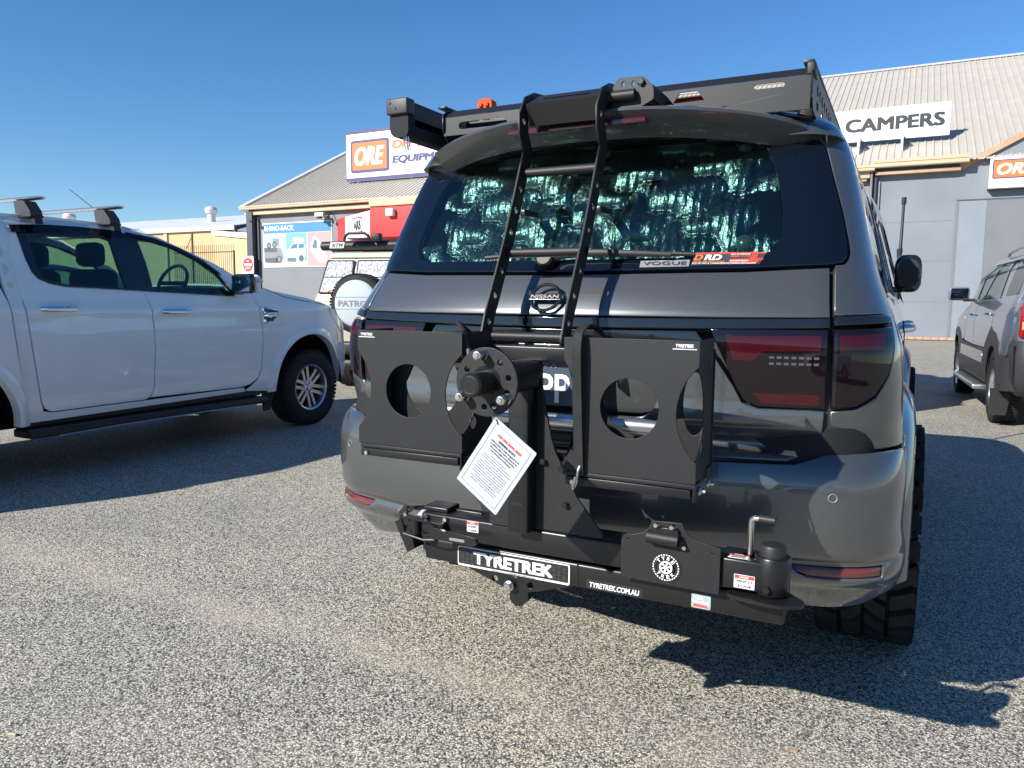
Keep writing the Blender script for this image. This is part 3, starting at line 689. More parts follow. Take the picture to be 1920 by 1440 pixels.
# gloss bars
bar = [(-.788,1.257),(-.45,1.25),(0,1.247),(.45,1.25),(.788,1.257),(.788,1.282),(.5,1.279),(0,1.278),(-.5,1.279),(-.788,1.282)]
panel('gloss_strip', bar, S, 'smoke_panel', suv, .012, .02, .04)
b2 = [(-.47,1.20),(.47,1.20),(.455,1.225),(.44,1.245),(0,1.242),(-.44,1.245),(-.455,1.225)]
panel('gloss_strip', b2, S, 'black_gloss', suv, .006, .02, .04)
# lower tailgate skin with number plate recess
lo = [(0,.892),(.5,.888),(.70,.890),(.755,.912),(.778,.955),(.785,1.03),(.615,1.03),(.572,1.045),(.548,1.09),(.478,1.195),(0,1.195)]
lo = lo+[(-x, z) for x, z in lo[1:-1][::-1]]
rec = rnd([(-.30,.985),(.30,.985),(.34,1.03),(.30,1.185),(-.30,1.185),(-.34,1.03)], .03)
panel('tailgate_lower', lo, S, 'paint', suv, .004, .02, .035, [rec], bulge=lambda s, z: .018*math.exp(-((z-.985)/.05)**2)-.012*math.exp(-((z-.93)/.03)**2))
panel('plate_recess', inset(ccw(rec), -.005), S, 'paint', suv, -.03, .002, .05)
b = MB(); b.box((-.40, -.03, .935), (.40, .02, .985), .02); b.build('tailgate_sheen', 'satin', suv)  # silver strip added in place of sunlight reflected by the curved paint
pl = plate('number_plate', rnd([(-.19,-.074),(.19,-.074),(.19,.074),(-.19,.074)], .012), (-.02, -.012, 1.082), FX, FZ, 'plate_blue', suv, .004)
lettering('plate_lettering', 'W A', .062, .017, (.0, -.012, 1.131), FX, FZ, 'tape', pl, .04)
lettering('plate_lettering', 'PP', .104, .090, (.022, -.012, 1.060), FX, FZ, 'white', pl, .022)
# lamps
for g in (1, -1):
    mp = (lambda s, z: S(s, z)) if g > 0 else (lambda s, z: S(-s, z)); fl = g < 0
    lamp = [(.492,1.222),(.482,1.250),(.60,1.252),(.786,1.252),(.786,1.037),(.616,1.036),(.578,1.052),(.555,1.09)]
    q = panel('tail_lamp', lamp, mp, 'dark_lens', suv, .010, .03, .03, flip=fl)
    panel('red_band', [(.52,1.232),(.77,1.235),(.77,1.196),(.62,1.192),(.60,1.165),(.545,1.165)], mp, 'red_lens_dark', q, .0115, .002, .03, flip=fl, ch=.0005)
    panel('red_band', [(.60,1.075),(.772,1.075),(.772,1.046),(.625,1.046)], mp, 'red_lens_dark', q, .0115, .002, .03, flip=fl, ch=.0005)
    for k, zc_ in [(k_, z_) for k_ in range(7) for z_ in (1.172, 1.155)]: panel('lamp_cell', rnd([(.640+k*.019,zc_),(.653+k*.019,zc_),(.653+k*.019,zc_+.007),(.640+k*.019,zc_+.007)], .002), mp, 'lamp_cell', q, .0115, .002, .02, flip=fl, ch=.0003)
    lamp2 = [(.803,1.252),(1.0,1.258),(1.006,1.25),(.997,1.207),(.972,1.134),(.925,1.076),(.87,1.046),(.803,1.037)]
    q = panel('tail_lamp', lamp2, mp, 'dark_lens', suv, .010, .03, .025, flip=fl)
    panel('red_band', [(.815,1.236),(.96,1.24),(.95,1.20),(.815,1.20)], mp, 'red_lens_dark', q, .0115, .002, .03, flip=fl, ch=.0005)
    panel('lens_frame', [(.803,1.243),(.812,1.243),(.812,1.045),(.803,1.045)], mp, 'black_gloss', q, .0125, .003, .03, flip=fl, ch=.0005)
    panel('gloss_strip', [(.803,1.264),(.985,1.27),(1.008,1.272),(.995,1.288),(.96,1.292),(.803,1.286)], mp, 'smoke_panel', suv, .011, .02, .03, flip=fl)
    # quarter panel round the corner to the rear door
    A0 = [(Y, z) for Y, z in circ(1.17, .45, .50, 40)]
    arch = [(1.17+.50*math.cos(R(a)), .45+.50*math.sin(R(a))) for a in range(155, 29, -6)]
    qp = [(.803,1.294),(.80,1.34),(.793,1.434),(.82,1.436),(.835,1.45),(.842,1.48),(.83,1.52),(.806,1.60),(.772,1.69),(.736,1.80),(.70,1.842),(.665,1.88),(.63,1.925),(sY(.72,1.925),1.925),(sY(.70,1.87),1.87)]
    qp += [(sY(.66,1.80),1.80),(sY(.60,1.60),1.60),(sY(.58,1.48),1.48),(sY(.66,1.40),1.40),(sY(1.0,1.36),1.36),(sY(1.78,1.345),1.345),(sY(1.78,.95),.95),(sY(1.66,.72),.72)]
    qp += [(sY(Y, z), z) for Y, z in arch[::-1]]
    qp += [(sY(.55,.91),.91),(1.0,.915),(.9,.913),(.79,.913),(.803,.955),(.805,1.027),(.87,1.034),(.935,1.066),(.984,1.128),(1.010,1.205),(1.018,1.258),(1.02,1.285),(.97,1.298)]
    panel('quarter_panel', qp, mp, 'paint', suv, .004, .02, .04, flip=fl)
    sm = side(g)
    fs_ = g < 0
    def sp(name, pts, m, off=.004, th=.02, ch=.003, cell=.07, par=suv): return panel(name, pts, sm, m, par, off, th, cell, ch=ch, flip=fs_)
    sp('quarter_window', [(.68,1.47),(.72,1.42),(1.0,1.385),(1.72,1.365),(1.74,1.80),(.78,1.79),(.70,1.70)], 'privacy', .002, .012)
    d1 = sp('rear_door', rnd([(1.80,1.345),(2.72,1.335),(2.72,.62),(1.86,.62),(1.80,.95)], .03), 'paint')
    sp('door_window', [(1.84,1.36),(2.66,1.35),(2.66,1.80),(1.84,1.80)], 'privacy', .002, .012)
    d2 = sp('front_door', rnd([(2.74,1.335),(3.72,1.32),(3.78,1.1),(3.74,.62),(2.74,.62)], .03), 'paint')
    sp('door_window', [(2.78,1.35),(3.66,1.335),(3.45,1.55),(3.05,1.80),(2.78,1.80)], 'privacy', .002, .012)
    sp('window_pillar', [(2.66,1.34),(2.78,1.34),(2.78,1.82),(2.66,1.82)], 'black_gloss', .006)
    sp('window_pillar', [(1.74,1.345),(1.84,1.345),(1.84,1.82),(1.74,1.82)], 'black_gloss', .006)
    sp('weather_strip', [(.70,1.36),(1.0,1.355),(3.72,1.325),(3.72,1.345),(1.0,1.385),(.70,1.41)], 'black_gloss', .010, .014)
    sp('roof_frame', [(.68,1.78),(1.74,1.80),(3.05,1.80),(3.75,1.32),(3.85,1.32),(3.05,1.90),(2.9,1.93),(.66,1.93)], 'paint', .006)
    b = MB()
    pr = [(1.84,1.80),(2.3,1.815),(3.06,1.80),(3.42,1.59),(3.68,1.36)]
    for k in range(len(pr)-1):
        (ya, za), (yb, zb) = pr[k], pr[k+1]; xa_, xb_ = sm(ya, za)[0], sm(yb, zb)[0]
        b.add([(xa_+g*.008, ya, za+.03), (xb_+g*.008, yb, zb+.03), (xb_+g*.05, yb, zb-.04), (xa_+g*.05, ya, za-.04)], [(0, 1, 2, 3)])
    b.build('wind_deflector', 'black_gloss', suv)
    fa = [(4.22+.50*math.cos(R(a)), .45+.50*math.sin(R(a))) for a in range(155, 24, -6)]
    sp('front_wing', [(3.76,.62),(3.76,.70)]+fa+[(4.8,.66),(4.98,.72),(4.98,1.1),(4.7,1.22),(4.2,1.27),(3.74,1.315),(3.80,1.1)], 'paint')
    sp('sill', [(1.66,.46),(3.76,.46),(3.76,.60),(1.66,.60)], 'paint', -.01)
    for cy in (1.17, 4.22):           # flares
        bb = MB(); vs = []; n = 40
        for k in range(n+1):
            a = R(-5+190*k/n)
            for rr, dx in ((.575, .004), (.555, .018), (.525, .038), (.498, .046), (.484, .042), (.478, .0)):
                Y, z = cy+rr*math.cos(a), .45+rr*math.sin(a); w = .985 if z < .9 else itp(WWt, z); vs.append((g*(w+dx), Y, z))
        bb.add(vs, [(k*6+j, k*6+j+1, (k+1)*6+j+1, (k+1)*6+j) for k in range(n) for j in range(5)], True); bb.build('wheel_flare', 'paint', suv, 50)
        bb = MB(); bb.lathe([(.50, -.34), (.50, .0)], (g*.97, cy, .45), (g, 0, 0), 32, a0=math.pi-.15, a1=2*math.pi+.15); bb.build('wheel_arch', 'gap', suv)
        wheel(suv, (g*.895, cy, .428), .428, .315, .225, g, lugs='mud')
    # handles, mirror, cap
    for y in (2.05, 3.0):
        bb = MB(); bb.tube([(g*.968, y, 1.20), (g*1.005, y+.02, 1.205), (g*1.012, y+.11, 1.205), (g*1.005, y+.20, 1.205), (g*.968, y+.22, 1.20)], .014, 10, flat=(1, 1.3)); bb.build('door_handle', 'chrome', suv)
    mr = bpy.data.objects.new('door_mirror', None); COL.objects.link(mr); mr.parent = suv; mr.location = (g*.985, 3.42, 1.515)
    bb = MB(); ms = []
    for y, rx, rz in ((-.055, .092, .100), (-.045, .105, .118), (.0, .11, .122), (.05, .095, .11), (.085, .06, .08), (.1, .01, .01)):
        ms.append([(g*(-.01)+.74*rx*abs(math.cos(a))**.6*(1 if math.cos(a) > 0 else -1), y, rz*abs(math.sin(a))**.6*(1 if math.sin(a) > 0 else -1)) for a in [2*math.pi*k/24 for k in range(24)]])
    vs = [p for r_ in ms for p in r_]; bb.add(vs, [(i*24+k, i*24+(k+1) % 24, (i+1)*24+(k+1) % 24, (i+1)*24+k) for i in range(5) for k in range(24)]+[tuple(range(24))], True); bb.build('mirror_shell', 'black_gloss', mr)
    bb = MB(); bb.add([(x*.86, -.057, z*.88) for x, _, z in ms[0]], [tuple(range(24))]); bb.build('mirror_glass', 'plastic', mr)
    MB().box((-g*.16, -.03, -.12), (-g*.02, .05, -.085), .015).build('mirror_arm', 'black_gloss', mr)
bb = MB(); bb.cyl((.972, 1.15, 1.16), (1, 0, 0), .07, .004, 28); bb.build('fuel_flap', 'paint', suv)
# bumper
bm_ = [(sY(.66,.50),.50),(1.02,.455),(.9,.445),(.75,.45),(.66,.47),(.60,.56),(.56,.61),(.45,.635),(0,.645)]
bt = [(0,.872),(.5,.874),(.72,.878),(.80,.902),(.88,.905),(1.0,.906),(sY(.60,.905),.905),(sY(.66,.80),.80)]
half = bt+bm_[:-1]
outl = half+[(0,.645)]+[(-x, z) for x, z in bm_[:-1][::-1]]+[(-x, z) for x, z in bt[1:][::-1]]
reflp = rnd([(.722,.593),(.735,.575),(.77,.565),(.985,.560),(.985,.590)], .008)
panel('rear_bumper', outl, S, 'paint', suv, .012, .03, .03, [reflp, [(-x, z) for x, z in reflp]])
for g in (1, -1):
    mp = (lambda s, z: S(s, z)) if g > 0 else (lambda s, z: S(-s, z))
    panel('rear_reflector', inset(ccw(reflp), .002), mp, 'reflector', suv, .004, .01, .03, flip=g < 0)
    bb = MB(); c_ = Vector(mp(.822, .80)); n_ = Vector(mp(.83, .80))-Vector(mp(.815, .80)); n_ = Vector((n_.y, -n_.x, 0)).normalized()*g
    bb.lathe([(.0095, .013), (.0115, .0145), (.013, .012)], c_, n_, 24); bb.build('parking_sensor', 'tape', suv)
    bb = MB(); c_ = Vector(mp(.47, .795)); bb.lathe([(.0095, .013), (.0115, .0145), (.013, .012)], c_, (0, -1, 0), 24); bb.build('parking_sensor', 'tape', suv)
# bumper inner valance (dark trapezoid with silver lip)
val = [(-.63,.47),(-.585,.575),(-.54,.60),(-.44,.622),(0,.632),(.44,.622),(.54,.60),(.585,.575),(.63,.47),(.55,.46),(-.55,.46)]
panel('lower_valance', val, S, 'grey_plastic', suv, -.02, .02, .05)
lip = [(-.52,.578),(-.50,.60),(-.42,.612),(0,.620),(.42,.612),(.50,.60),(.52,.578),(.42,.588),(0,.596),(-.42,.588)]
panel('valance_lip', lip, S, 'satin', suv, -.005, .02, .05)
# badge
bdg = bpy.data.objects.new('badge', None); COL.objects.link(bdg); bdg.parent = suv; bdg.location = (-.022, .026, 1.332)
up3 = Vector((0, .42, .9)).normalized(); nb = Vector((1, 0, 0)).cross(up3)
bb = MB(); pts = [Vector((math.cos(a)*.048, 0, 0))+up3*math.sin(a)*.044+nb*.014 for a in [2*math.pi*k/48 for k in range(49)]]; bb.tube(pts, .0055, 8, False); bb.build('badge_ring', 'black_gloss', bdg)
plate('badge_bar', rnd([(-.054,-.0105),(.054,-.0105),(.054,.0105),(-.054,.0105)], .002), nb*.021, (1, 0, 0), up3, 'black_gloss', bdg, .008)
lettering('badge_lettering', 'NISSAN', .094, .0125, nb*.0215, (1, 0, 0), up3, 'tape', bdg, .05, off=.0008)
# spoiler
sv = []; nS = 40
for k in range(nS+1):
    x = -.74+1.48*k/nS; ax_ = abs(x)
    zt = itp([(0,1.926),(.2,1.924),(.4,1.912),(.55,1.895),(.65,1.874),(.70,1.855),(.74,1.835)], ax_); ye = .15+.27*(ax_/.74)**2.5; k2 = max(0, (ax_-.62)/.12)*.5; k3 = max(0, (ax_-.64)/.10); ye += .07*k3*k3; zl = .082*(1-.75*k2)
    row = [(x*.93, .64, min(1.962, zt+.035)), (x*.97, .42, zt+.028), (x, ye+.13, zt+.014), (x, ye+.03, zt+.004), (x, ye+.005, zt-.004), (x, ye, zt-.014), (x, ye+.016, zt-zl*.35), (x, ye+.068, zt-zl*.9), (x, ye+.082, zt-zl), (x*.995, ye+.15, zt-zl+.012), (x*.99, .44, zt-zl+.01)]
    sv += row
bb = MB(); q = 11; bb.add(sv, [(k*q+j, k*q+j+1, (k+1)*q+j+1, (k+1)*q+j) for k in range(nS) for j in range(q-1)]+[tuple(range(q)), tuple(nS*q+j for j in range(q))], True); bb.build('spoiler', 'paint', suv, 40)
bb = MB(); bb.box((-.235, .162, 1.872), (.235, .20, 1.888), .002); bb.build('brake_light', 'brake', suv)
# wiper
wp = bpy.data.objects.new('wiper', None); COL.objects.link(wp); wp.parent = suv
bb = MB(); bb.tube([Vector(S(s_, z_))+Vector((0, -.035, 0)) for s_, z_ in ((-.06, 1.462), (.0, 1.476), (.12, 1.477), (.25, 1.472), (.34, 1.467))], [.016, .013, .010, .008, .006], 10, flat=(.7, 1.2)); bb.build('wiper_arm', 'plastic', wp)
bb = MB(); bb.tube([Vector(S(s_, z_))+Vector((0, -.022, 0)) for s_, z_ in ((-.30, 1.470), (-.1, 1.479), (.15, 1.480), (.40, 1.468))], .007, 8); bb.build('wiper_blade', 'plastic', wp)
bb = MB(); bb.cyl(Vector(S(-.06, 1.45))+Vector((0, .01, 0)), (0, -1, .3), .03, .06, 20, .006); bb.build('wiper_cap', 'plastic', wp)
# window stickers
def decal(name, pts, m, off, par): return panel(name, pts, S, m, par, off, .0008, .05, ch=.0002)
dk = decal('window_sticker', [(.396,1.430),(.585,1.432),(.60,1.468),(.402,1.468)], 'letter_grey', .0112, suv); dk['label'] = 'orange and white workshop sticker'
decal('sticker_band', [(.402,1.4635),(.598,1.4635),(.600,1.468),(.402,1.468)], 'red_sticker', .0122, dk)
decal('sticker_flash', [(.497,1.433),(.575,1.434),(.588,1.449),(.505,1.447)], 'red_sticker', .0122, dk)
decal('sticker_flash', [(.562,1.462),(.578,1.462),(.574,1.450),(.594,1.450),(.590,1.443),(.556,1.443)], 'red_sticker', .0125, dk)
def dtext(t, w, h, s_, z_, m, par, bold=.04, shear=0):
    o = Vector(S(s_, z_)); du = (Vector(S(s_+.01, z_))-Vector(S(s_-.01, z_))).normalized(); dvv = (Vector(S(s_, z_+.01))-Vector(S(s_, z_-.01))).normalized()
    return lettering('sticker_lettering', t, w, h, o, du, dvv, m, par, bold, shear, off=.0135)
dtext('D', .026, .020, .414, 1.452, 'sign_orange', dk, .06, .2); dtext('RD', .050, .020, .455, 1.452, 'white', dk, .06, .2)
dtext('DIESEL REMAP & DYNO', .090, .006, .445, 1.4385, 'sign_orange', dk, .03)
dtext('9583 3133', .056, .0065, .530, 1.4545, 'sign_orange', dk, .04, .2); dtext('4WD ACCESSORIES', .056, .0045, .530, 1.461, 'white', dk, .03)
dtext('MANDURAH', .05, .0055, .528, 1.4415, 'white', dk, .03); dtext('ECU RE MAP & TRANSMISSION TUNING SPECIALISTS', .18, .005, .487, 1.4335, 'white', dk, .02)
dk = decal('window_sticker', [(.245,1.424),(.390,1.426),(.390,1.447),(.245,1.445)], 'tape', .0112, suv); dk['label'] = 'grey name sticker'
dtext('VOGUE', .130, .013, .318, 1.4355, 'letter_grey', dk, .02); dtext('Pomponazzi', .085, .010, .318, 1.4535, 'white', dk, .0, .3)
# aerial on the far bull bar
bb = MB(); bb.tube([(.905, 4.98, .9), (.905, 4.98, 1.62), (.905, 4.98, 1.76), (.910, 4.98, 1.78), (.915, 4.98, 2.16)], [.012, .012, .024, .013, .011], 10); bb.lathe([(.001, .0), (.018, .0), (.018, .055), (.001, .055)], (.915, 4.98, 2.13), FZ, 12)
tag(bb.build('radio_aerial', 'plastic'), 'thin black radio aerial rising behind the right door mirror of the grey wagon', 'aerial')

# ------------------------------------------------------------------ foil sunshade inside the rear window
def foil_mat():
    m = bpy.data.materials.new('quilted_foil'); m.use_nodes = True; n = m.node_tree; b = n.nodes['Principled BSDF']; L = n.links.new
    b.inputs['Metallic'].default_value = 1; b.inputs['Base Color'].default_value = (.86, .90, .88, 1); b.inputs['Roughness'].default_value = .27
    tc = n.nodes.new('ShaderNodeTexCoord'); mp = n.nodes.new('ShaderNodeMapping'); mp.inputs['Scale'].default_value = (1.5, .6, .35); L(tc.outputs['Object'], mp.inputs[0])
    a = n.nodes.new('ShaderNodeTexNoise'); a.inputs['Scale'].default_value = 95; a.inputs['Detail'].default_value = 3; L(mp.outputs[0], a.inputs['Vector'])
    c = n.nodes.new('ShaderNodeTexNoise'); c.inputs['Scale'].default_value = 45; c.inputs['Detail'].default_value = 4; L(tc.outputs['Object'], c.inputs['Vector'])
    ad = n.nodes.new('ShaderNodeMath'); ad.operation = 'ADD'; L(a.outputs['Fac'], ad.inputs[0]); L(c.outputs['Fac'], ad.inputs[1])
    bp = n.nodes.new('ShaderNodeBump'); bp.inputs['Strength'].default_value = 1; bp.inputs['Distance'].default_value = .0034; L(ad.outputs[0], bp.inputs['Height']); L(bp.outputs[0], b.inputs['Normal'])
    return m
M['foil'] = foil_mat()
M['foil_pale'] = foil_mat(); M['foil_pale'].name = 'pale_foil'; _b = M['foil_pale'].node_tree.nodes['Principled BSDF']; _b.inputs['Metallic'].default_value = .35; _b.inputs['Base Color'].default_value = (.42, .42, .47, 1); _b.inputs['Roughness'].default_value = .35
for _n in M['foil_pale'].node_tree.nodes:
    if _n.type == 'BUMP': _n.inputs['Distance'].default_value = .03
    if _n.type == 'TEX_NOISE': _n.inputs['Scale'].default_value *= .35
def quilt(s, z):
    # wavy stitched lines in two directions -> pillows
    k = 2*math.pi/.20
    u_ = (s*.62+z*1.0)+.022*math.sin(30*(s-z)); w_ = (s*.62-z*1.0)+.022*math.sin(30*(s+z)+1)
    return .030*(abs(math.sin(k*u_/2))**.45)*(abs(math.sin(k*w_/2))**.45)+.0014*math.sin(210*s+7*z+3*math.sin(9*z))
sh_o = [(.0,1.87),(.3,1.865),(.50,1.845),(.585,1.81),(.62,1.73),(.65,1.60),(.655,1.51),(.63,1.455),(.57,1.44)]
sh_o = sh_o+[(0, 1.432)]+[(-x, z) for x, z in sh_o[1:][::-1]]
ss = empty('sunshade', 'quilted silver foil sunshade held behind the rear window of the grey wagon', 'sunshade')
panel('foil_quilt', sh_o, S, 'foil', ss, -.050, .003, .0085, bulge=quilt, seg=.03)
bb = MB(); bb.tube([Vector(S(s_, z_))+Vector((0, .035, 0)) for s_, z_ in sh_o+[sh_o[0]]], .007, 8, False); bb.build('binding', 'seat', ss)
for s_, z_ in ((.49, 1.825), (.53, 1.505), (-.62, 1.50), (-.57, 1.80), (.03, 1.83)):
    bb = MB(); bb.lathe([(.001, .012), (.012, .012), (.024, .004), (.027, .0)], Vector(S(s_, z_))+Vector((0, .022, 0)), (0, -1, .4), 24); bb.build('suction_cup', 'teal', ss)

# ================================================================== tow bar carrier
car = empty('spare_wheel_carrier', 'black steel swing-out spare wheel carrier bolted behind the grey wagon', 'wheel carrier', (.25, -.30, .56))
car.location = (0, 0, 0)
def B(name, a, b, m='powder2', bev=.004, par=car, T=None): return MB().box(a, b, bev, T).build(name, m, par)
B('lower_beam', (-.265, -.30, .560), (.755, -.20, .626), bev=.008)
B('beam_seam', (.224, -.3015, .560), (.227, -.199, .627), 'gap', 0)
B('swing_arm', (-.265, -.32, .640), (.665, -.22, .708), bev=.008)
B('arm_end_pad', (-.268, -.30, .708), (-.185, -.23, .722), bev=.004)
for x0, x1 in ((-.19, -.09), (.0, .03), (.10, .135)): B('weld_bead', (x0, -.262, .705), (x1, -.252, .713), 'powder2', .004)
b = MB(); b.lathe([(.001, 0), (.040, 0), (.042, .003), (.042, .088), (.040, .091), (.001, .091)], (.722, -.285, .634), FZ, 32); b.build('pivot_housing', 'powder2', car)
b = MB(); b.lathe([(.001, 0), (.031, 0), (.031, .022), (.028, .028), (.001, .029)], (.722, -.285, .724), FZ, 32); b.build('pivot_cap', 'plastic', car)
B('pivot_block', (.60, -.322, .638), (.712, -.225, .714), bev=.006)
b = MB(); b.prism(rnd([(.62, -.33), (.66, -.35), (.75, -.36), (.80, -.33), (.80, -.30), (.74, -.24), (.64, -.24)], .03), (0, 0, .622), (1, 0, 0), (0, 1, 0), (0, 0, .008)); b.build('pivot_plate', 'powder2', car)
b = MB(); b.cyl((.716, -.328, .652), (0, -1, 0), .010, .008, 6); b.build('pivot_bolt', 'powder2', car)
b = MB(); b.tube([(.667, -.275, .70), (.667, -.275, .793), (.669, -.276, .803), (.677, -.278, .808), (.690, -.28, .809)], .0075, 12); b.build('locking_pin', 'zinc', car)
b = MB(); b.tube([(.686, -.279, .809), (.724, -.283, .809)], .0105, 14); b.build('pin_grip', 'plastic', car)
b = MB(); b.lathe([(.001, 0), (.020, 0), (.020, .006), (.001, .006)], (.667, -.275, .708), FZ, 20); b.build('pin_collar', 'powder2', car)
# hitch plate under beam
hp = [(-.13, .575), (.215, .575), (.205, .556), (.10, .522), (.075, .515), (.005, .515), (-.11, .552)]
plate('hitch_plate', hp, (0, -.296, 0), FX, FZ, 'powder2', car, .012, [circ(-.030, .538, .0095, 18), circ(.082, .537, .0095, 18)])
b = MB(); b.cyl((.022, -.308, .530), (0, -1, 0), .0155, .003, 24, .001); b.build('washer', 'zinc', car)
b = MB(); b.lathe([(.001, .011), (.0095, .011), (.0125, .008), (.0125, 0)], (.022, -.311, .530), (0, -1, 0), 6, smooth=False); b.build('hitch_bolt', 'zinc', car)
b = MB(); b.prism([(.018, .515), (.075, .515), (.075, .492), (.055, .470), (.035, .468), (.018, .485)], (0, -.294, 0), FX, FZ, (0, .05, 0)); b.build('hitch_tongue', 'powder2', car)
B('receiver', (.0, -.22, .50), (.10, .10, .56), bev=.006)
# post, gusset, spare hub
B('post', (.045, -.365, .705), (.105, -.27, 1.165), bev=.006)
plate('post_side_plate', [(-.03, .708), (.045, .708), (.045, .90), (.02, .86), (-.03, .79)], (0, -.33, 0), FX, FZ, 'powder', car, .008)
gs = [(.105, 1.14), (.118, 1.12), (.130, 1.05), (.150, .96), (.185, .88), (.195, .87), (.225, .81), (.30, .722), (.30, .71), (.105, .71)]
plate('gusset', gs, (0, -.315, 0), FX, FZ, 'powder', car, .008)
for x, z in ((.185, .885), (.195, .79), (.13, .90)):
    b = MB(); b.cyl((x, -.322, z), (0, -1, 0), .009, .007, 6, .001); b.build('bolt', 'powder2', car)
for z in (.78, .86, .94, 1.02, 1.10): plate('adjust_slot', slot(.058, .092, z, z+.012), (0, -.3665, 0), FX, FZ, 'gap', car, .001, ch=.0002)
b = MB(); b.lathe([(.001, 0), (.042, 0), (.042, .14), (.040, .215), (.001, .215)], (.095, -.36, 1.135), (0, -1, 0), 36); b.build('hub_tube', 'powder2', car)
hc = (.095, 1.135)
hl = [circ(hc[0]+.060*math.cos(R(a)), hc[1]+.060*math.sin(R(a)), .0075, 16) for a in (52, 12, -22, 152, 180, -72, -95)]
plate('hub_disc', circ(hc[0], hc[1], .083, 72), (0, -.575, 0), FX, FZ, 'powder', car, .008, hl)
b = MB(); b.lathe([(.001, .078), (.024, .078), (.0285, .073), (.0285, 0)], (hc[0], -.575, hc[1]), (0, -1, 0), 36); b.build('hub_cap', 'powder2', car)
b = MB(); b.lathe([(.0185, .0786), (.0195, .0790), (.0205, .0786)], (hc[0], -.575, hc[1]), (0, -1, 0), 36); b.build('hub_cap_ring', 'powder', car)
for a in (96, 212, -33):
    x, z = hc[0]+.066*math.cos(R(a)), hc[1]+.066*math.sin(R(a))
    st = bpy.data.objects.new('wheel_stud', None); COL.objects.link(st); st.parent = car; st.location = (x, -.575, z)
    b = MB(); b.lathe([(.001, .040), (.0055, .040), (.0065, .038), (.0065, 0)], (0, 0, 0), (0, -1, 0), 14); b.build('stud', 'zinc', st)
    b = MB(); b.lathe([(.0065, .030), (.010, .030), (.0125, .027), (.0125, .006), (.0145, .003), (.0145, 0)], (0, 0, 0), (0, -1, 0), 6, smooth=False); b.build('nut', 'zinc', st, 20)
    b = MB(); b.lathe([(.0065, .036), (.0095, .0355), (.0115, .033), (.0115, .030)], (0, 0, 0), (0, -1, 0), 16); b.build('nut_cap', 'zinc', st)
# upper cross bar that carries the boxes
B('cross_bar', (-.42, -.285, 1.165), (.56, -.255, 1.205))
B('cross_bar', (-.41, -.30, .900), (.565, -.262, .925), bev=.003)
# centre bracket plate and lamp bracket on the arm
tm = [(.358, .625), (.358, .738), (.392, .742), (.415, .750), (.430, .765), (.438, .783), (.512, .787), (.520, .770), (.535, .755), (.560, .747), (.608, .738), (.608, .622)]
plate('table_mount_plate', tm, (0, -.335, 0), FX, FZ, 'powder', car, .006, [circ(.452, .776, .0045, 14), circ(.492, .777, .0045, 14), circ(.374, .727, .0018, 8), circ(.380, .727, .0018, 8), circ(.586, .722, .0018, 8), circ(.592, .722, .0018, 8)])
b = MB(); b.lathe([(.0001, 0), (.016, 0), (.016, .078), (.0001, .078)], (.432, -.352, .748), (1, 0, -.02), 20); b.build('hinge_barrel', 'powder', car)
plate('hinge_flap', [(.440, .735), (.506, .735), (.506, .772), (.440, .772)], (0, -.347, 0), FX, FZ, 'powder2', car, .004)
for x in (.452, .492): b = MB(); b.cyl((x, -.350, .778), (0, -1, 0), .006, .006, 12, .001); b.build('rivet', 'zinc', car)
b = MB(); b.cyl((.522, -.343, .729), (0, -1, 0), .006, .005, 6, .001); b.build('bolt', 'zinc', car)
# round wheel logo
lg = MB(); c0 = (.478, .672); yv = -.3445
def ring(b, r0_, r1_, a0=0, a1=360, n=40, y=yv):
    k = [(c0[0]+r0_*math.cos(R(a0+(a1-a0)*i/n)), y, c0[1]+r0_*math.sin(R(a0+(a1-a0)*i/n))) for i in range(n+1)]+[(c0[0]+r1_*math.cos(R(a0+(a1-a0)*i/n)), y, c0[1]+r1_*math.sin(R(a0+(a1-a0)*i/n))) for i in range(n+1)]
    b.add(k, [(i, i+1, n+2+i, n+1+i) for i in range(n)])
for k in range(30): ring(lg, .0305, .0335, k*12, k*12+7, 2)
ring(lg, .0125, .0165)
for k in range(6):
    a = R(60*k+15); ca, sa = math.cos(a), math.sin(a)
    lg.add([(c0[0]+ca*r_-sa*w_, yv, c0[1]+sa*r_+ca*w_) for r_, w_ in ((.004, -.0015), (.004, .0015), (.013, .0028), (.013, -.0028))], [(0, 1, 2, 3)])
ring(lg, .0015, .0045)
lo_ = lg.build('round_logo', 'white', car)
def arc_text(t, rad, a_mid, step, hgt, flip=False):
    for i, ch_ in enumerate(t):
        a = a_mid+(-(i-(len(t)-1)/2)*step if not flip else (i-(len(t)-1)/2)*step); an = R(a)
        rd = Vector((math.cos(an), 0, math.sin(an))); tg = Vector((math.sin(an), 0, -math.cos(an)))
        if flip: rd_, tg_ = -rd, -tg
        else: rd_, tg_ = rd, tg
        lettering('logo_lettering', ch_, hgt*.85, hgt, Vector((c0[0], yv, c0[1]))+rd*rad, tg_, rd_, 'white', lo_, .06, off=.0002)
arc_text('TYRE', .0235, 90, 32, .0095); arc_text('TREK', .0235, 270, 32, .0095, True)
